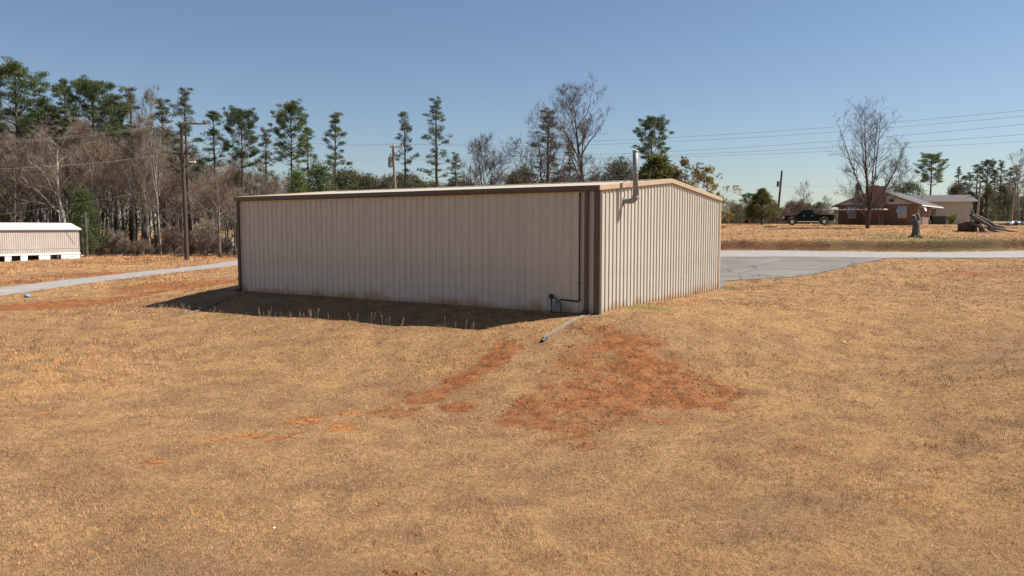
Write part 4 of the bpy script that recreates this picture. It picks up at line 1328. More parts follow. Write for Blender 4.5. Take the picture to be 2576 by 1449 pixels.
def pine_proto(seed, h, crown0, spread, kind, trunk_lean=0.0):
    rg = np.random.default_rng(seed)
    rr = random.Random(seed)
    trunk = MB()
    n = 12
    wob = [(0, 0)]
    for i in range(n):
        wob.append((wob[-1][0] + rr.gauss(trunk_lean * .05, .012 * h / 10), wob[-1][1] + rr.gauss(0, .012 * h / 10)))
    pts = [(wob[i][0], wob[i][1], -.4 if i == 0 else h * i / n * .985) for i in range(n + 1)]
    r0 = .013 * h
    rad = [r0 * (1.15 if i == 0 else 1) * (1 - .9 * (i / n) ** 1.2) + .015 for i in range(n + 1)]
    trunk.tube(pts, rad, 8)
    def tp(t):
        k = min(n - 1, int(t * n)); f = t * n - k
        a, b = Vector(pts[k]), Vector(pts[k + 1])
        q = a.lerp(b, f); q.z = t * h * .985
        return q
    cs, ds, rs = [], [], []
    if kind == 'round':
        whorls, prof = 15, lambda q: (.55 + .45 * math.sin(math.pi * min(1, .15 + q * .85))) * (1 if q < .6 else math.sqrt(max(.05, 1 - ((q - .6) / .42) ** 2)))
    elif kind == 'layered':
        whorls, prof = 13, lambda q: (1.0 - .75 * q) * (.75 + .35 * math.sin(q * 17 + seed))
    else:
        whorls, prof = 14, lambda q: (1.0 - .62 * q) * (.8 + .35 * math.sin(q * 21 + seed))
    for wi in range(whorls):
        q = wi / (whorls - 1)
        t = crown0 + (1 - crown0) * (q ** .9) * .985
        k = rr.choice([2, 3, 3, 4]) if kind != 'round' else rr.choice([3, 4, 4, 5])
        a0 = rr.random() * 6.28
        for j in range(k):
            L_ = spread * prof(q) * rr.uniform(.65, 1.15)
            if L_ < .25: L_ = .25
            a = a0 + 6.28 * j / k + rr.uniform(-.5, .5)
            el = R(rr.uniform(-5, 20) + 38 * q) if kind != 'round' else R(rr.uniform(5, 30) + 35 * q)
            b = tp(t + rr.uniform(-.015, .015) if t < .97 else t)
            d = Vector((math.cos(a) * math.cos(el), math.sin(a) * math.cos(el), math.sin(el)))
            mid = b + d * L_ * .55 + Vector((0, 0, -.04 * L_))
            end = b + d * L_ + Vector((0, 0, .10 * L_))
            trunk.tube([b, mid, end], [max(.02, r0 * .30 * (1 - .6 * q)), .03, .012], 4, cap=False)
            nb = max(2, int(L_ * 1.9))
            for m_ in range(nb):
                f = rr.uniform(.55, 1.03) if kind != 'slim' else rr.uniform(.5, 1.03)
                base = b.lerp(mid, f / .55) if f < .55 else mid.lerp(end, (f - .55) / .45)
                side = Vector((-d.y, d.x, 0)) * rr.uniform(-.33, .33) * L_ * (1.15 - .5 * f)
                c = base + side + Vector((0, 0, rr.uniform(-.05, .25)))
                if side.length > .3:
                    trunk.tube([base, c], [.022, .010], 3, cap=False)
                cs.append(c); ds.append((d + side * .6).normalized()); rs.append(rr.uniform(.38, .66) * (1.1 if kind == 'round' else .95))
    # tip
    for m_ in range(5):
        cs.append(tp(.995) + Vector((rr.uniform(-.3, .3), rr.uniform(-.3, .3), rr.uniform(-.5, .3)))); ds.append(Vector((0, 0, 1))); rs.append(.4)
    # a few dead stubs below the crown
    for m_ in range(9):
        t = rr.uniform(crown0 * .45, crown0)
        b = tp(t); a = rr.random() * 6.28; L_ = rr.uniform(.6, 1.8)
        trunk.tube([b, b + Vector((math.cos(a) * L_, math.sin(a) * L_, rr.uniform(-.3, .4)))], [.03, .008], 3, cap=False)
    tri = needle_clumps(rg, np.array([tuple(c) for c in cs]), np.array([tuple(d) for d in ds]), np.array(rs), 58 if kind != 'slim' else 46, .30, .072, .45, .5)
    return trunk, MB().tris(tri)

def bare_proto(seed, h, spread, fork=.35, limbs=12, upright=.6, twig_len=1.0, stems=1, dens=1.0, leaders=0):
    rr = random.Random(seed)
    rg = np.random.default_rng(seed)
    trunk, crown = MB(), MB()
    tw = []
    def branch(p, d, L_, r, lev, count=None, up=0.0):
        n = 8 if count else (5 if lev < 2 else 4)
        pts, rad, q, dd = [p], [r], p.copy(), d.copy()
        for i in range(n):
            gs = .055 if count else .13
            dd = (dd + Vector((rr.gauss(0, gs), rr.gauss(0, gs), rr.gauss(.05, .09) + .05 * upright + up)) * (.6 if count else 1)).normalized()
            q = q + dd * (L_ / n)
            pts.append(q.copy()); rad.append(max(.006, r * (1 - .85 * (i + 1) / n)))
        (trunk if lev < 2 else crown).tube(pts, rad, 6 if lev == 0 else (5 if lev == 1 else 3), cap=False)
        if lev >= 3:
            for i in range(int(7 * dens)):
                f = rr.uniform(.15, 1) * n; k = min(n - 1, int(f))
                b = pts[k].lerp(pts[k + 1], f - k)
                tw.append((b, (pts[k + 1] - pts[k]).normalized()))
            return
        cnt = count or ([0, int(7 * dens), int(6 * dens)][lev] if lev else 0)
        for i in range(cnt):
            f = rr.uniform(.22, .98) * n; k = min(n - 1, int(f))
            b = pts[k].lerp(pts[k + 1], f - k)
            base = (pts[k + 1] - pts[k]).normalized()
            side = base.cross(Vector((rr.gauss(0, 1), rr.gauss(0, 1), rr.gauss(0, 1)))).normalized()
            nd = (base * rr.uniform(.55, 1.0) + side * rr.uniform(.5, .95) + Vector((0, 0, .22 * upright))).normalized()
            branch(b, nd, (L_ * rr.uniform(.34, .58) if not count else L_ * rr.uniform(.20, .36)) * (1.15 - .5 * f / n), max(.010, rad[k] * .55), lev + 1 if not count else 2)
    for s in range(stems):
        n = 9
        lean = Vector((rr.gauss(0, .05), rr.gauss(0, .05), 1)) if stems == 1 else Vector((rr.gauss(0, .14), rr.gauss(0, .14), 1))
        hh = h * (1 if s == 0 else rr.uniform(.7, .95))
        p = Vector((rr.uniform(-.25, .25) * (stems > 1), rr.uniform(-.25, .25) * (stems > 1), -.4))
        pts, rad = [p.copy()], [.016 * hh + .03]
        d = lean.normalized()
        for i in range(n):
            d = (d + Vector((rr.gauss(0, .045), rr.gauss(0, .045), .08))).normalized()
            p = p + d * (hh * .92 / n)
            pts.append(p.copy()); rad.append((.0145 * hh) * (1 - .93 * (i + 1) / n) + .012)
        if leaders:
            k = max(2, int(round(fork * n)))
            trunk.tube(pts[:k + 1], rad[:k + 1], 8)
            top = pts[k]
            for i in range(leaders):
                a = 6.28 * i / leaders + rr.uniform(-.4, .4)
                el = R(rr.uniform(66, 80)) if i < leaders - 2 else R(rr.uniform(38, 55))
                nd = Vector((math.cos(a) * math.cos(el), math.sin(a) * math.cos(el), math.sin(el)))
                LL = (hh - top.z) * (rr.uniform(.88, 1.02) if i < leaders - 2 else rr.uniform(.55, .75))
                branch(top - Vector((0, 0, rr.uniform(0, .5))), nd, LL, rad[k] * rr.uniform(.5, .68), 1, 15, .02)
            for i in range(7):
                t = rr.uniform(.55, .98) * k; q = pts[int(t)].lerp(pts[int(t) + 1], t - int(t))
                a = rr.random() * 6.28; el = R(rr.uniform(15, 45))
                branch(q, Vector((math.cos(a) * math.cos(el), math.sin(a) * math.cos(el), math.sin(el))), spread * rr.uniform(.6, 1.0), rad[k] * .28, 1)
            continue
        trunk.tube(pts, rad, 8)
        for i in range(int(limbs / (1 if stems == 1 else 1.6))):
            t = fork + (1 - fork) * (i + .5) / limbs * (1 if stems == 1 else 1.6)
            t = min(.97, t + rr.uniform(-.03, .03)); k = min(n - 1, int(t * n)); f = t * n - k
            b = pts[k].lerp(pts[k + 1], f)
            a = i * 2.4 + rr.uniform(-.6, .6)
            el = R(25 + 45 * upright + rr.uniform(-14, 14) + 10 * t)
            nd = Vector((math.cos(a) * math.cos(el), math.sin(a) * math.cos(el), math.sin(el)))
            q = (t - fork) / (1 - fork)
            L_ = spread * (1.05 - .62 * q) * rr.uniform(.75, 1.2) / max(.35, math.cos(el)) * .8
            L_ = min(L_, h * (1.04 - t) + .18 * h * (1 - upright) + .5)
            branch(b, nd, L_, max(.02, rad[k] * rr.uniform(.45, .65)), 1)
    B = np.array([tuple(b) for b, _ in tw]); D = np.array([tuple(d) for _, d in tw])
    n = len(B)
    d = D * .8 + rnd_unit(rg, n) * .75 + np.array([0, 0, .18]); d /= np.linalg.norm(d, axis=1)[:, None]
    s = np.cross(d, rnd_unit(rg, n)); s /= np.linalg.norm(s, axis=1)[:, None] + 1e-9
    L_ = (twig_len * (.3 + .6 * rg.random(n)))[:, None]
    w = .022
    crown.tris(np.stack([B - s * w * .5, B + s * w * .5, B + d * L_], 1))
    return trunk, crown

def leafy_proto(seed, h, rad, shape='cone', per=26, clumps=240, ln=.22, wd=.10, trunk_h=.12, ragged=.25, crad=None, bprob=.22):
    rg = np.random.default_rng(seed); rr = random.Random(seed)
    trunk = MB()
    trunk.tube([(0, 0, -.3), (rr.gauss(0, .05), 0, h * .4), (rr.gauss(0, .08), rr.gauss(0, .08), h * .93)], [.02 * h + .03, .014 * h, .015], 7)
    cs = []
    lob = [(rr.random() * 6.28, rr.uniform(.2, .9), rr.uniform(.5, 1.0)) for _ in range(8)]
    while len(cs) < clumps:
        q = rg.random(); a = rg.random() * 6.28
        if shape == 'cone': pr = (1 - q) ** .8 * (1 if q > .12 else .6 + q * 3.3)
        elif shape == 'round': pr = math.sin(math.pi * min(1, max(0, .08 + q * .92))) ** .6
        elif shape == 'vase': pr = (.35 + .65 * min(1, q * 1.4)) * (1 if q < .85 else math.sqrt(max(0, 1 - ((q - .85) / .15) ** 2)) * .35 + .65)
        else: pr = 1
        bump_ = 1 + ragged * math.sin(a * 3 + lob[0][0] + q * 9) + ragged * .8 * math.sin(a * 5 + q * 17 + lob[1][0])
        r_ = rad * pr * bump_ * (rg.random() ** .4)
        z = h * (trunk_h + (1 - trunk_h) * q)
        cs.append((r_ * math.cos(a), r_ * math.sin(a), z, a))
        if rg.random() < bprob:
            trunk.tube([(0, 0, max(.1, z - r_ * .5)), cs[-1][:3]], [.03, .008], 3, cap=False)
    cs = np.array(cs)
    ds = np.stack([np.cos(cs[:, 3]), np.sin(cs[:, 3]), np.full(len(cs), .4)], 1)
    tri = needle_clumps(rg, cs[:, :3], ds, np.full(len(cs), crad or (.12 * h + .1 if shape != 'vase' else .25)) * (.7 + .6 * rg.random(len(cs))), per, ln, wd, up=.3, flat=.8)
    return trunk, MB().tris(tri)

PROTO = {}
def proto(key, pair, h):
    t_, c_ = pair
    zs_ = sorted((p[2] for p in c_.v), reverse=True)
    h = zs_[min(len(zs_) - 1, 30)]
    PROTO[key] = (t_, c_, h, {})

def plant(key, name, label, cat, x, y, height, rz=0.0, tm=None, cm=None, group=None, wide=1.0, sink=.05):
    t_, c_, h, cache = PROTO[key]
    tm, cm = tm or BARK, cm or TWIG
    k = (tm.name, cm.name)
    if k not in cache:
        cache[k] = (t_.mesh("trunk_" + key, tm, True, False), c_.mesh("crown_" + key, cm, False, False))
    s = height / h
    root = thing(name, label, cat, (x, y, float(gz(x, y)) - sink), rz, group, (s * wide, s * wide, s))
    link("trunk", cache[k][0], root)
    link("crown", cache[k][1], root)
    return root

proto('pine_round_a', pine_proto(1, 22, .60, 4.0, 'round'), 22)
proto('pine_round_b', pine_proto(2, 22, .66, 3.7, 'round'), 22)
proto('pine_lay_a', pine_proto(3, 20, .45, 3.6, 'layered'), 20)
proto('pine_lay_b', pine_proto(14, 20, .52, 3.4, 'layered'), 20)
proto('pine_slim_a', pine_proto(5, 20, .38, 2.4, 'slim'), 20)
proto('pine_slim_b', pine_proto(6, 20, .46, 2.6, 'slim', .5), 20)
proto('pine_round_c', pine_proto(17, 22, .63, 4.2, 'round'), 22)
proto('pine_lay_c', pine_proto(18, 20, .48, 3.4, 'layered'), 20)
proto('pine_slim_c', pine_proto(19, 20, .42, 2.5, 'slim'), 20)
proto('bare_a', bare_proto(11, 16, 4.6, .32, 13, .55), 16)
proto('bare_b', bare_proto(12, 16, 3.6, .40, 12, .8), 16)
proto('bare_c', bare_proto(13, 16, 5.2, .28, 12, .35), 16)
proto('bare_up', bare_proto(25, 18, 4.6, .13, 22, .62, twig_len=.9), 18)
proto('bare_spread', bare_proto(22, 15, 6.2, .22, 13, .35, stems=3), 15)
proto('bare_small', bare_proto(23, 9, 2.8, .22, 12, .7, stems=2), 9)
proto('bare_yard', bare_proto(33, 16, 5.4, .26, 15, .60, twig_len=.9, leaders=8), 16)
proto('bush_bare_a', bare_proto(31, 5, 1.9, .12, 9, .6, .7, stems=4), 5)
proto('bush_bare_b', bare_proto(32, 5, 2.3, .10, 9, .4, .7, stems=5), 5)
proto('young_pine', leafy_proto(41, 8, 2.3, 'cone', 34, 170, .34, .08), 8)
proto('cedar', leafy_proto(42, 6, 3.1, 'cone', 44, 330, .24, .08, .20, .10, .5), 6)
proto('round_bush', leafy_proto(43, 6, 2.6, 'round', 30, 190, .26, .10, .10), 6)
proto('loose_tree', leafy_proto(44, 8, 2.7, 'round', 26, 95, .24, .15, .15, .35, .42, 1.0), 8)
proto('vase_bush', leafy_proto(45, 3, 1.15, 'vase', 60, 150, .14, .06, .15, .05), 3)

def pine(u, vt, y, key, label, cm=NEEDLE, wide=1.0, rz=None, name="pine_tree"):
    x, yy, zt = at(u, vt, y)
    h = zt - float(gz(x, yy))
    return plant(key, name, label, "tree", x, yy, h, u * .37 if rz is None else rz, PINEBARK, cm, "tall pines", wide)

pine(35, 148, 96, 'pine_round_a', "tallest pine at the left edge with a broad dark crown", NEEDLE, 1.10, 1.0)
pine(-60, 215, 98, 'pine_round_b', "pine cut by the left edge of the picture", NEEDLE)
pine(120, 255, 100, 'pine_round_b', "low-crowned green pine right of the tallest pine", NEEDLE, .9)
pine(160, 196, 108, 'pine_lay_b', "thin greyish pine between two green crowns on the left", NEEDLEB, .8)
pine(228, 193, 98, 'pine_round_c', "wide bright green pine above the mobile home's right end", NEEDLE, 1.15, 3.1)
pine(282, 245, 104, 'pine_round_b', "dark pine just right of the wide bright green pine", NEEDLE, .85)
pine(325, 218, 104, 'pine_slim_a', "brownish narrow pine left of the thin bare top", OLIVE, 1.3)
pine(405, 246, 104, 'pine_slim_b', "brownish narrow pine left of the lane pole", OLIVE, 1.25)
pine(467, 220, 92, 'pine_slim_b', "slender sparse pine rising directly behind the lane pole", NEEDLEB, 1.15)
pine(535, 277, 106, 'pine_lay_c', "narrow green pine right of the lane pole", NEEDLE, 1.2)
pine(606, 266, 96, 'pine_round_c', "round-crowned dark pine above the building's left end", NEEDLE, .85)
pine(665, 320, 112, 'pine_slim_b', "lower dull pine between the round and the flat-topped pine", OLIVE, 1.2)
pine(730, 250, 94, 'pine_round_a', "flat-topped bright pine over the left part of the steel roof", NEEDLE, .85, 4.4)
pine(772, 318, 108, 'pine_lay_c', "small pine right behind the flat-topped pine", NEEDLE, 1.0)
pine(842, 281, 92, 'pine_lay_a', "layered dark pine over the short slim pole", NEEDLE, 1.05, 2.2)
pine(1020, 279, 98, 'pine_slim_c', "slim layered pine right beside the transformer pole", NEEDLEB, .95, .5)
pine(1098, 244, 98, 'pine_slim_b', "tall lone pine with open lower limbs right of the transformer pole", NEEDLEB, 1.15, 2.0)
pine(1146, 382, 104, 'pine_slim_a', "short sparse pine beside the tall lone pine", NEEDLEB, 1.4)
pine(1378, 272, 90, 'pine_slim_b', "dull pine tangled inside the spreading bare tree", OLIVE, 1.5, 1.2)
pine(1432, 352, 96, 'pine_slim_a', "shorter dull pine left of the tallest bare tree", OLIVE, 1.3)
pine(1640, 286, 72, 'pine_round_b', "dark pine with a tall round head behind the steel flue", NEEDLE, .95, 2.6)
pine(2345, 382, 150, 'pine_round_a', "broad single pine behind the siding wing's roof", NEEDLE, 1.3, 1.8)
for i, (u, vt, y, k, w, lab) in enumerate([
    (2412, 418, 140, 'pine_slim_a', 1.2, "first pine of the right-hand stand, beside the siding wing"),
    (2440, 432, 150, 'pine_slim_b', 1.2, "second pine of the right-hand stand, lower and behind"),
    (2486, 398, 138, 'pine_round_b', .8, "tallest pine of the right-hand stand"),
    (2520, 402, 142, 'pine_slim_a', 1.3, "pine just right of the right-hand stand's tallest"),
    (2558, 414, 136, 'pine_slim_b', 1.2, "pine above the leaning pole at the right edge"),
    (2428, 440, 132, 'pine_lay_c', 1.3, "layered pine between the first two of the right-hand stand"),
    (2462, 412, 144, 'pine_slim_c', 1.5, "pine just left of the right-hand stand's tallest"),
    (2503, 425, 134, 'pine_lay_b', 1.3, "lower layered pine right of the right-hand stand's tallest"),
    (2540, 420, 146, 'pine_slim_c', 1.5, "pine left of the leaning pole's pine in the right-hand stand"),
    (2600, 395, 140, 'pine_round_a', .8, "outermost pine cut by the right edge of the picture")]):
    pine(u, vt, y, k, lab, NEEDLEB, w)
pine(1885, 484, 112, 'pine_round_b', "low dark pine partly behind the round cedar", NEEDLE, 2.2, .4)

def bare(u, vt, y, key, label, tm=BARK, cm=TWIG, wide=1.0, rz=None, group=None):
    x, yy, zt = at(u, vt, y)
    return plant(key, "bare_tree", label, "tree", x, yy, zt - float(gz(x, yy)), u * .71 if rz is None else rz, tm, cm, group, wide)

bare(150, 300, 88, 'bare_c', "pale-barked sycamore with white forked trunk behind the mobile home", PALEBARK, TWIG, 1.25, 1.1)
bare(352, 206, 96, 'bare_b', "thin bare tree poking above the pines on the left", BARK, TWIG, .6)
bare(392, 285, 89, 'bare_b', "slim pale bare trunk leaning left of the lane pole", PALEBARK, TWIG, .55)
bare(366, 315, 89, 'bare_up', "pale twin-stemmed bare tree left of the lane pole", PALEBARK, TWIG, .5)
bare(545, 400, 82, 'bare_c', "reddish spreading bare tree right of the lane pole", BARK, TWIGRED, 1.3)
bare(668, 430, 84, 'bare_c', "reddish spreading bare tree at the building's left corner", BARK, TWIGRED, 1.2, 2.0)
bare(1245, 335, 84, 'bare_small', "small twin-stemmed bare tree left of the spreading bare tree", DARKBARK, DARKTWIG, .95)
bare(1372, 258, 80, 'bare_spread', "wide spreading bare tree behind the middle of the roof", DARKBARK, DARKTWIG, 1.0, .6)
bare(1484, 198, 76, 'bare_up', "tallest bare tree with upright limbs behind the roof", DARKBARK, DARKTWIG, 1.4, 2.4)
bare(2193, 246, 86, 'bare_yard', "large leafless yard tree in front of the brick house", DARKBARK, DARKTWIG, 1.0, .9)
bare(2275, 395, 122, 'bare_c', "bare tree behind the brick house's right slope", DARKBARK, DARKTWIG, 1.1)
bare(2022, 452, 132, 'bare_c', "small bare tree between the cedar and the brick house", DARKBARK, DARKTWIG, .9)
bare(2078, 490, 135, 'bare_a', "low bare tree near the brick house's left eave", DARKBARK, DARKTWIG, 1.2)
bare(1205, 462, 130, 'bare_a', "far low bare tree left of the small twin-stemmed tree", BARK, TWIG, 1.2)
bare(2405, 470, 134, 'bare_a', "bare tree behind the siding wing's roof vents", BARK, TWIG, .8)
bare(2575, 372, 126, 'bare_a', "bare tree at the very right edge above the pines", BARK, TWIG, .9)

# leafy individuals
def leafy(key, u, vt, y, label, tm, cm, name="evergreen_tree", wide=1.0, rz=0.3, cat="tree", group=None):
    x, yy, zt = at(u, vt, y)
    return plant(key, name, label, cat, x, yy, zt - float(gz(x, yy)), rz, tm, cm, group, wide)
leafy('cedar', 1918, 472, 98, "round-headed olive cedar standing on the lawn left of the truck", PINEBARK, CEDAR, "cedar_tree", 1.2)
leafy('young_pine', 748, 418, 82, "bright green young pine behind the steel roof", PINEBARK, NEEDLEY, "young_pine", .85)
leafy('young_pine', 806, 405, 86, "dark evergreen beside the bright green young pine", PINEBARK, NEEDLE, "young_pine", 1.0, 1.7)
leafy('young_pine', 205, 470, 84.5, "bright green bushy evergreen behind the mobile home", PINEBARK, NEEDLEY, "evergreen_tree", 1.1)
leafy('round_bush', -5, 480, 92, "dark green evergreen clump at the left edge", PINEBARK, OLIVE, "evergreen_tree", 1.0)
leafy('cedar', 1655, 385, 66, "bushy yellow-green cedar below the round-headed pine", PINEBARK, CEDAR, "cedar_tree", 1.2, 1.3)
leafy('young_pine', 1562, 394, 78, "small conical conifer left of the steel flue", PINEBARK, NEEDLEB, "young_pine", 1.3)
leafy('loose_tree', 1725, 398, 62, "rusty-leaved small tree above the roof ridge", BARK, RUSTLEAF, "leafy_tree", .9)
leafy('loose_tree', 1780, 418, 66, "yellow-green magnolia at the building's right end", BARK, YELLOWLEAF, "leafy_tree", .95, 2.0)
leafy('loose_tree', 1806, 482, 68, "low yellow-leaved shrub behind the gable's right corner", BARK, YELLOWLEAF, "leafy_shrub", .62, 4.0, "shrub")
leafy('vase_bush', 2394, 536, 107, "clipped yellow-green vase-shaped bush before the siding wing", BARK, BUSHY, "clipped_bush", 1.15, .2, "shrub")
leafy('round_bush', 2288, 455, 128, "dark evergreen behind the brick house's roof slope", PINEBARK, NEEDLE, "evergreen_tree", 1.1)
leafy('young_pine', 2160, 455, 124, "small evergreen behind the brick chimney", PINEBARK, NEEDLEB, "evergreen_tree", .6)
leafy('round_bush', 2083, 536, 99, "dark green shrub at the truck's tail by the canopy", BARK, NEEDLE, "evergreen_shrub", .9, .5, "shrub")
leafy('young_pine', 1320, 412, 96, "dull evergreen left of the spreading bare tree's trunk", PINEBARK, NEEDLEB, "evergreen_tree", 1.0)

# the woods beyond the lane: bare hardwoods, understory bushes
rw = random.Random(77)
ORD = lambda k: "%d%s" % (k, "th" if 10 <= k % 100 <= 20 else {1: "st", 2: "nd", 3: "rd"}.get(k % 10, "th"))
LOOK = {'bare_a': "open-crowned", 'bare_b': "slender upright", 'bare_c': "wide-spreading"}
def canopy_v(u):
    return np.interp(u, [-200, 0, 150, 300, 450, 560, 700, 850], [262, 268, 285, 305, 345, 385, 440, 475])
ROWN = ["front", "second", "third", "fourth"]
for row, (y0, y1, du) in enumerate([(88, 93, 30), (95, 102, 27), (104, 113, 27), (115, 124, 30)]):
    u = -150 + row * 9
    k_ = 0
    while u < 800:
        y = rw.uniform(y0, y1)
        vt = float(canopy_v(u)) + (rw.uniform(-5, 100) if row < 2 else rw.uniform(-12, 70)) - row * 6
        key = rw.choice(['bare_a', 'bare_b', 'bare_c', 'bare_a', 'bare_b'])
        cm_ = rw.choice([TWIG, TWIG, TWIGRED])
        k_ += 1
        bare(u, vt, y, key, "%s %s bare hardwood, %s from the left in the woods' %s row" % (LOOK[key], "grey" if cm_ is TWIG else "reddish brown", ORD(k_), ROWN[row]), BARK, cm_, rw.uniform(.85, 1.2), rw.random() * 6.28, "bare hardwoods in the woods")
        u += du * rw.uniform(.6, 1.4)
for row, (y0, y1, du) in enumerate([(85, 88, 24), (91, 98, 30)]):
    u = -140
    k_ = 0
    while u < 700:
        y = rw.uniform(y0, y1)
        if not (130 < u < 230 and row == 0):
            x, yy, _ = at(u, 640, y)
            k_ += 1
            hh = rw.uniform(1.0, 2.3) if rw.random() < .75 else rw.uniform(2.4, 4.5)
            plant(rw.choice(['bush_bare_a', 'bush_bare_b']), "bare_bush", "%s leafless brown bush, %s from the left in the thicket's %s line" % ("low" if hh < 2.35 else "tall", ORD(k_), ["front", "back"][row]), "shrub", x, yy, hh, rw.random() * 6.28, BARK, rw.choice([TWIG, TWIGRED]), "bare bushes at the woods' edge", rw.uniform(1.0, 1.5))
        u += du * rw.uniform(.6, 1.4)
# far woods beyond the field, seen between the trunks
for i in range(34):
    u = -40 + i * 24 + rw.uniform(-8, 8)
    bare(u, float(np.interp(u, [0, 400, 800], [400, 425, 462])) + rw.uniform(-20, 25), rw.uniform(205, 240), rw.choice(['bare_a', 'bare_c']), "bare tree, %s from the left in the far wood beyond the pale field" % ORD(i + 1), BARK, TWIG, 1.5, rw.random() * 6.28, "far wood beyond the field")
# understory evergreens inside the woods
for u, y, vt in [(60, 104, 420), (255, 104, 470), (330, 106, 455), (430, 108, 440), (520, 104, 470), (600, 108, 430), (-80, 106, 430)]:
    leafy('young_pine', u, vt, y, "dull evergreen half hidden among the bare hardwoods %s" % {60: "behind the mobile home's left part", 255: "right behind the short service pole", 330: "left of the pale twin stems", 430: "just left of the lane pole", 520: "just right of the lane pole", 600: "above the building's left end", -80: "beyond the left edge"}[u], PINEBARK, OLIVE, "evergreen_tree", rw.uniform(.8, 1.1), rw.random() * 6, group="understory evergreens in the woods")
# hedgerow beyond the roof
for i in range(26):
    u = 860 + i * 15 + rw.uniform(-6, 6)
    v = np.interp(u, [860, 950, 1060, 1230], [436, 442, 450, 464]) + rw.uniform(-14, 14)
    leafy(rw.choice(['round_bush', 'young_pine', 'round_bush']), u, float(v), rw.uniform(118, 140), "olive brown scrub tree, %s from the left in the far hedgerow above the roofline" % ORD(i + 1), BARK, rw.choice([BRUSH, BRUSH, OLIVE]), "scrub_tree", rw.uniform(.7, 1.2), rw.random() * 6, group="far hedgerow above the roofline")
for i in range(10):
    u = 1290 + i * 34 + rw.uniform(-8, 8)
    leafy(rw.choice(['round_bush', 'young_pine']), u, 438 + rw.uniform(-28, 18), rw.uniform(84, 100), "evergreen scrub, %s from the left under the bare trees behind the roof" % ORD(i + 1), BARK, rw.choice([OLIVE, BRUSH, NEEDLEB]), "scrub_tree", rw.uniform(.8, 1.2), rw.random() * 6, group="evergreen scrub behind the roof")
# brush on the lawn's far crest, left of the house
for i in range(26):
    u = 1822 + i * 11.5 + rw.uniform(-5, 5)
    v = 515 + rw.uniform(-18, 16)
    if i % 3:
        bare(u, v, rw.uniform(126, 142), rw.choice(['bush_bare_a', 'bush_bare_b', 'bare_a']), "bare brush, %s clump from the left beyond the lawn crest" % ORD(i + 1), BARK, TWIG, 1.3, rw.random() * 6, "brush beyond the lawn crest")
    else:
        leafy('round_bush', u, v + 6, rw.uniform(128, 140), "dull green brush, %s clump from the left beyond the lawn crest" % ORD(i + 1), BARK, OLIVE, "scrub_bush", 1.0, rw.random() * 6, "shrub", "green brush beyond the lawn crest")
# right-hand woods behind the siding wing
for i in range(22):
    u = 2395 + i * 11 + rw.uniform(-5, 5)
    y = rw.uniform(128, 152)
    if i % 2:
        bare(u, 455 + rw.uniform(-25, 40), y, rw.choice(['bare_a', 'bare_b']), "bare tree, %s from the left in the stand of woods at far right" % ORD(i + 1), BARK, TWIG, .8, rw.random() * 6, "bare trees in the right-hand woods")
    else:
        leafy('young_pine', u, 478 + rw.uniform(-25, 35), y, "dull young pine, %s from the left in the stand of woods at far right" % ORD(i + 1), PINEBARK, OLIVE, "young_pine", 1.0, rw.random() * 6, group="young pines in the right-hand woods")
# sapling in a mulch ring
sx, sy = ground_at(1938, 577)
sx, sy, _ = at(1938, 577, 88)
plant('bare_b', "sapling", "thin staked sapling in a dark mulch ring on the lawn", "tree", sx, sy, 1.7, 0, BARK, TWIG, None, .35)
mb = MB(); mb.tube([(0, 0, -.1), (0, 0, .05), (0, 0, .09)], [.75, .75, .35], 16)
o = mb.build("mulch_ring", M("mulch", (.05, .032, .022), (.10, .065, .045), 9, .95, bump=.5)); o.location = (sx, sy, float(gz(sx, sy)))
tag(o, "dark round mulch ring under the sapling on the lawn", "mulch")

# ------------------------------------------------------------------ stump and uprooted tree
def stump():
    x, y, _ = at(2303, 597, 70)
    x, y = ground_at(2303, 597)
    z = float(gz(x, y))
    ht = at(2303, 537, y)[2] - z
    root = thing("tree_stump", "tall grey tree stump with two cut limbs standing on the lawn", "stump", (x, y, z))
    DW = M("dead_wood", (.075, .064, .055), (.20, .175, .15), 3, .95, bump=.8, stretch=(4, 4, .8))
    CUT = M("cut_wood", (.42, .33, .24), (.55, .45, .34), 6, .9)
    MB().tube([(-.05, 0, -.3), (0, 0, .05), (.02, 0, .4), (.02, 0, ht * .5), (.0, 0, ht * .7)], [.52, .42, .33, .30, .33], 12).build("trunk", DW, root, True)
    a = MB().tube([(-.06, 0, ht * .55), (-.14, 0, ht * .75), (-.24, 0, ht * .93)], [.26, .22, .17], 10).build("cut_limb", DW, root, True)
    MB().tube([(-.24, 0, ht * .93), (-.243, 0, ht * .935)], [.165, .15], 10).build("cut_face", CUT, a)
    b = MB().tube([(.08, 0, ht * .58), (.17, .02, ht * .8), (.13, .02, ht * 1.0)], [.24, .19, .12], 10).build("cut_limb", DW, root, True)
    MB().tube([(.13, .02, ht * 1.0), (.129, .02, ht * 1.006)], [.115, .1], 10).build("cut_face", CUT, b)
    for k in range(5):
        an = k * 1.26 + .3
        MB().tube([(0, 0, .18), (.4 * math.cos(an), .4 * math.sin(an), .06), (.75 * math.cos(an), .75 * math.sin(an), -.08)], [.16, .12, .04], 6).build("root", DW, root, True)
stump()

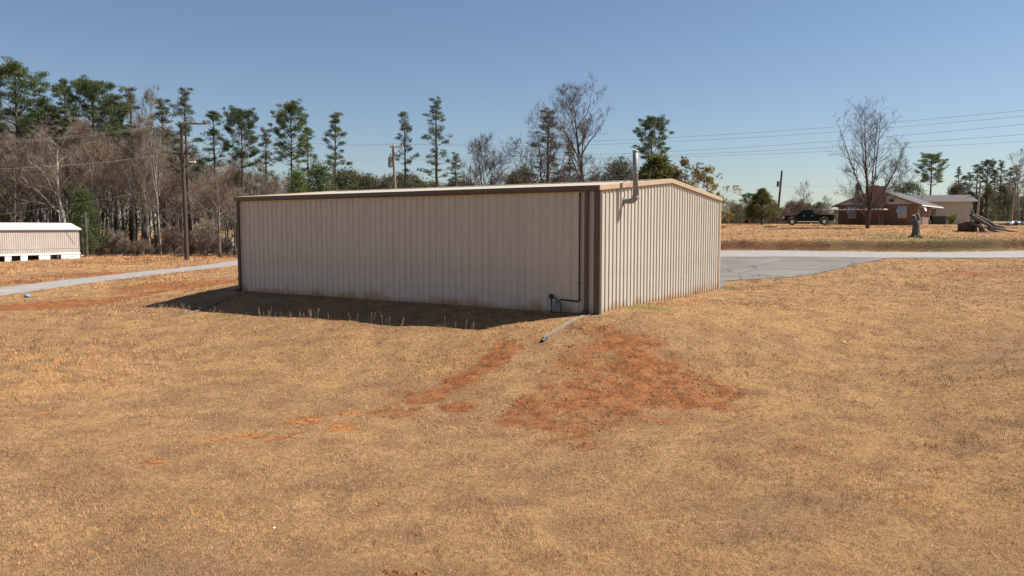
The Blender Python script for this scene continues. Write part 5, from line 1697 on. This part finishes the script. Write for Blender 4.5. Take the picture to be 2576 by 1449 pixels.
def root_ball():
    x, y = ground_at(2452, 583)
    z = float(gz(x, y))
    s = y / F                                    # metres per pixel at that distance
    root = thing("uprooted_tree", "overturned tree roots with heaped grey limbs at the right of the lawn", "uprooted tree", (x, y, z))
    DW = MATS["dead_wood"]; DK = M("root_soil", (.07, .042, .030), (.14, .085, .06), 3, .95, bump=.8)
    P = lambda u, v, d=0.0: ((u - 2452) * s, d, (583 - v) * s)
    def limb(pts, r0, r1, name="limb", mat=DW):
        n = len(pts)
        MB().tube(pts, [r0 + (r1 - r0) * i / (n - 1) for i in range(n)], 8).build(name, mat, root, True)
    bm = bmesh.new(); bmesh.ops.create_icosphere(bm, subdivisions=3, radius=1)
    rr = random.Random(8)
    for v in bm.verts:
        k = .75 + .5 * rr.random(); v.co = Vector((v.co.x * .95 * k, v.co.y * .6 * k, v.co.z * .60 * k + .42))
    me_ = bpy.data.meshes.new("soil_ball"); bm.to_mesh(me_); bm.free(); me_.materials.append(DK)
    so_ = link("soil_ball", me_, root); so_.location = P(2438, 583, .5)
    limb([P(2440, 528, -.1), P(2446, 545, 0), P(2462, 562, .1), P(2470, 580, 0)], .10, .22)
    limb([P(2446, 540, .4), P(2475, 548, .6), P(2505, 560, .9), P(2522, 566, 1.0)], .20, .10)
    limb([P(2440, 546, -.2), P(2462, 556, -.3), P(2480, 566, -.3), P(2496, 578, -.4)], .26, .12)
    limb([P(2456, 565, -.3), P(2463, 575, -.5), P(2466, 588, -.9)], .28, .12, "root")
    limb([P(2480, 572, -.3), P(2500, 576, -.5), P(2530, 581, -.6), P(2555, 584, -.7)], .17, .05)
    limb([P(2478, 575, -.3), P(2495, 583, -.8), P(2518, 586, -1.2)], .15, .05, "root")
    limb([P(2436, 560, -.2), P(2452, 568, -.5), P(2468, 573, -.6)], .16, .08, "root")
    limb([P(2450, 575, 0), P(2446, 588, -.8)], .2, .08, "root")
    limb([P(2484, 556, .4), P(2510, 568, .6), P(2535, 572, .5)], .22, .12)
    for k in range(14):
        u, v = rr.uniform(2425, 2490), rr.uniform(550, 580)
        limb([P(u, v, rr.uniform(-.3, .3)), P(u + rr.uniform(-22, 22), v + rr.uniform(-14, 6), rr.uniform(-1, .3))], .06, .015, "root")
root_ball()
# sawn log and rubbish beside it
lx_, ly_ = at(2510, 570, 96)[:2]
o = MB().tube([(-1.0, 0, .22), (1.2, .2, .25)], .24, 12).build("sawn_log", M("fresh_log", (.30, .20, .12), (.46, .32, .20), 3, .9), smooth_=False)
o.location = (lx_, ly_, float(gz(lx_, ly_))); tag(o, "pale sawn log lying behind the uprooted tree", "log")
rr = random.Random(3)
RUB = [(BLUEP, "blue tarp bundle in the rubbish heap at the right edge"), (WHITEP, "white sack in the rubbish heap at the right edge"), (M("dark_tarp", (.02, .03, .10), (.04, .06, .2), 4, .6), "dark blue tarp in the rubbish heap at the right edge"), (WHITEP, "white bin bag on top of the rubbish heap"), (M("grey_rub", (.2, .2, .22), (.3, .3, .32), 4, .6), "grey bag in the rubbish heap at the right edge")]
for i, (mm_, lab) in enumerate(RUB):
    x, y, _ = at(2538 + i * 9, 568, 96 + (i % 2) * .7)
    bm = bmesh.new(); bmesh.ops.create_icosphere(bm, subdivisions=2, radius=.33)
    for vv in bm.verts:
        vv.co *= .7 + .55 * rr.random(); vv.co.z *= .75
    me_ = bpy.data.meshes.new("rubbish_bag"); bm.to_mesh(me_); bm.free(); me_.materials.append(mm_)
    o = link("rubbish_bag", me_, None, (x, y, float(gz(x, y)) + .25)); tag(o, lab, "rubbish")

# ------------------------------------------------------------------ dead grass blades over the field (stuff)
def grass():
    rg = np.random.default_rng(5)
    N, K = 185000, 7
    y = 6.0 * (95 / 6.0) ** (rg.random(N) ** .94)
    x = (rg.random(N) * 2 - 1) * (.80 * y + 2.5)
    lx, ly = blocal(x, y)
    keep = ~((lx > -.06) & (lx < BW + .06) & (ly > -.06) & (ly < BL + .06))
    keep &= ~((lx > BW) & (x > -2) & (y < 51) & (x < 36) & (lx > BW + .1) & (ly > 0))
    keep &= dist_poly(x, y, road_c) > 3.30 + .5 * vnoise(x * .9, y * .9, 41)
    keep &= dist_poly(x, y, lane_c) > 1.40 + .4 * vnoise(x * .9, y * .9, 43)
    o_ = np.argsort(edge[:, 1])
    ex = np.interp(y, edge[o_, 1], edge[o_, 0])
    keep &= ~((y > edge[3:, 1].min()) & (y < 51) & (x > 9) & (x < ex - .15) & (lx > BW))
    keep &= litter_at(x, y) < .5
    x, y = x[keep], y[keep]
    sm = soil_mask(x, y)
    mott = fbm(x * 1.7, y * 1.7, 77, 4)
    prob = np.clip(1.05 - sm * .98 + (mott - .5) * 2.6, .10, 1)
    on_face = (y - bank_line(x) > -.15) & (y - bank_line(x) < .42) & (x > 12)
    prob = np.where(on_face, prob * .15, prob)
    keep = rg.random(len(x)) < prob
    x, y, sm, mott = x[keep], y[keep], sm[keep], mott[keep]
    nt = len(x)
    bank = np.exp(-((y - bank_line(x) - .55) / .35) ** 2) * (x > 11)
    big = fbm(x * .13, y * .13, 101, 3); mid = fbm(x * .55, y * .55, 103, 4); fin = fbm(x * 2.2, y * 2.2, 107, 3)
    longer = np.clip(smooth(.46, .62, fbm(x * .12 + 3, y * .12, 61, 3)) * smooth(-4, -11, x) * smooth(18, 26, y) * 1.3 + smooth(.56, .70, fbm(x * .4, y * .4, 67, 3)) * .55, 0, 1.2)
    # straw colours in drifts: golden, grey-buff, brown-grey, reddish, green
    gold, buff, brown, red, grn, dark = [np.array(c) for c in ((.73, .375, .145), (.69, .395, .215), (.40, .210, .125), (.44, .18, .072), (.20, .21, .055), (.11, .068, .036))]
    f = smooth(.42, .60, big)[:, None]
    c = gold * f + buff * (1 - f)
    f = np.clip(smooth(.40, .60, mid) * .8 + smooth(.52, .40, big) * .35, 0, .95)[:, None]
    c = c * (1 - f) + brown * f
    f = np.clip(sm * .5, 0, .5)[:, None]
    c = c * (1 - f) + red * f
    f = np.clip(green_mask(x, y), 0, .85)[:, None] * (rg.random(nt) < .8)[:, None]
    c = c * (1 - f) + grn * f
    pk = rg.random(nt)
    dk = (pk < .17 + .26 * smooth(.48, .62, fin) + .55 * bank + .22 * (sm > .3))[:, None]  # dark tufts put shadow specks and the bank's shadowed edge into colour
    c = np.where(dk, dark * (1 + rg.random(nt))[:, None], c)
    c = np.where((pk > .965)[:, None], buff * 1.2, c)
    c = c * (.74 + .46 * rg.random(nt))[:, None]
    size = (.5 + 1.0 * rg.random(nt) ** 2) * (.75 + .6 * fin) * (1 + .9 * longer) * (1 + 2.2 * bank)
    X, Y, C, S = np.repeat(x, K), np.repeat(y, K), np.repeat(c, K, 0), np.repeat(size, K)
    n = len(X)
    sp = (.014 + .0009 * Y) * S
    X = X + rg.normal(0, 1, n) * sp; Y = Y + rg.normal(0, 1, n) * sp
    blx, bly = blocal(X, Y)
    Z = gz(X, Y)
    L_ = (.026 + .042 * rg.random(n) + .0006 * Y) * S
    w = np.maximum(.0030, .00040 * Y) * (.7 + .7 * rg.random(n))
    az = rg.random(n) * 2 * np.pi
    lean = np.radians(15 + 65 * rg.random(n))
    d = np.stack([np.cos(az) * np.sin(lean), np.sin(az) * np.sin(lean), np.cos(lean)], 1)
    az2 = az + np.pi / 2 + rg.normal(0, .5, n)
    s = np.stack([np.cos(az2), np.sin(az2), np.zeros(n)], 1)
    b = np.stack([X, Y, Z - .006], 1)
    ok = ~((blx > -.05) & (blx < BW + .05) & (bly > -.05) & (bly < BL + .05))
    b, s, d, w, L_, C = b[ok], s[ok], d[ok], w[ok], L_[ok], C[ok]
    n = len(b)
    co = np.stack([b - s * w[:, None] * .5, b + s * w[:, None] * .5, b + d * L_[:, None]], 1).astype(np.float32)
    me_ = bpy.data.meshes.new("dead_grass")
    me_.vertices.add(3 * n); me_.vertices.foreach_set("co", co.ravel())
    me_.loops.add(3 * n); me_.loops.foreach_set("vertex_index", np.arange(3 * n, dtype=np.int32))
    me_.polygons.add(n); me_.polygons.foreach_set("loop_start", (np.arange(n) * 3).astype(np.int32))
    me_.update(calc_edges=True)
    C = C * (.85 + .3 * rg.random(n))[:, None]
    rgba = np.ones((n, 3, 4), np.float32); rgba[:, :, :3] = np.clip(C, 0, .8)[:, None, :]
    a = me_.color_attributes.new("straw", 'FLOAT_COLOR', 'POINT'); a.data.foreach_set("color", rgba.ravel())
    me_.materials.append(attr_material("straw_blades", "straw"))
    o = link("dead_grass", me_)
    tag(o, "short dry straw-coloured grass covering the field around the building", "grass", kind="stuff")
def litter_at(x, y):
    i = np.clip(np.searchsorted(gx, x) - 1, 0, len(gx) - 2); j = np.clip(np.searchsorted(gy, y) - 1, 0, len(gy) - 2)
    return litter[j, i]
grass()

# loose clods and crumbs of clay on the bare patches (stuff)
def clods():
    rg = np.random.default_rng(21)
    N = 60000
    y = 8 * (26 / 8.0) ** rg.random(N)
    x = (rg.random(N) * 2 - 1) * (.72 * y)
    sm = soil_mask(x, y) * smooth(.30, .62, fbm(x * 1.6, y * 1.6, 131, 3))
    lx, ly = blocal(x, y)
    k = (rg.random(N) < sm * .55) & ~((lx > -.1) & (lx < BW + .1) & (ly > -.1) & (ly < BL + .1))
    x, y = x[k], y[k]
    n = len(x)
    r = .010 + .030 * rg.random(n) ** 2.5
    z = gz(x, y) + r * .2
    base = np.array([(1, 0, 0), (-.5, .87, 0), (-.5, -.87, 0), (.1, .1, .8), (-.1, 0, -.7)])
    fs = np.array([(0, 1, 3), (1, 2, 3), (2, 0, 3), (1, 0, 4), (2, 1, 4), (0, 2, 4)])
    a = rg.random(n) * 6.28
    v = base[None] * (.7 + .6 * rg.random((n, 5, 1)))
    vx = v[..., 0] * np.cos(a)[:, None] - v[..., 1] * np.sin(a)[:, None]
    vy = v[..., 0] * np.sin(a)[:, None] + v[..., 1] * np.cos(a)[:, None]
    V = np.stack([vx, vy, v[..., 2]], -1) * r[:, None, None] + np.stack([x, y, z], -1)[:, None]
    Fc = (fs[None] + (np.arange(n) * 5)[:, None, None]).reshape(-1, 3)
    mb = MB(); mb.v = [tuple(q) for q in V.reshape(-1, 3).tolist()]; mb.f = [tuple(q) for q in Fc.tolist()]
    o = mb.build("clay_clods", M("clay_clods", (.15, .055, .022), (.36, .135, .045), 7, .95), fix=False)
    tag(o, "loose red-brown clay clods scattered over the bare patches", "soil", kind="stuff")
clods()

# taller pale stalks along the edge of the building's shadow
def stalks():
    rg = np.random.default_rng(9); rr = random.Random(9)
    mb = MB()
    spots = []
    for k in range(65):
        u = rr.choice([rr.uniform(385, 480), rr.uniform(440, 800), rr.uniform(640, 1230), rr.uniform(430, 1100)])
        v = np.interp(u, [385, 480, 700, 900, 1210], [788, 797, 806, 818, 842]) + rr.uniform(-10, 3)
        spots.append(ground_at(u, float(v)))
    for x, y in spots:
        z = float(gz(x, y))
        for j in range(rr.choice([1, 1, 2, 3])):
            h = rr.uniform(.16, .42); a = rr.random() * 6.28; ln_ = rr.uniform(0, .12)
            x1, y1 = x + rr.uniform(-.06, .06), y + rr.uniform(-.06, .06)
            mb.tube([(x1, y1, z - .02), (x1 + ln_ * .4 * math.cos(a), y1 + ln_ * .4 * math.sin(a), z + h * .6), (x1 + ln_ * math.cos(a), y1 + ln_ * math.sin(a), z + h)], [.004, .005, .002], 3, cap=False)
            mb.tube([(x1 + ln_ * .7 * math.cos(a), y1 + ln_ * .7 * math.sin(a), z + h * .78), (x1 + ln_ * math.cos(a), y1 + ln_ * math.sin(a), z + h * 1.05)], [.009, .003], 4, cap=False)
    o = mb.build("tall_dry_stalks", M("pale_straw", (.26, .18, .10), (.38, .27, .155), 5, .9), fix=False)
    tag(o, "tall pale dry stalks along the edge of the building's shadow", "grass", kind="stuff")
stalks()
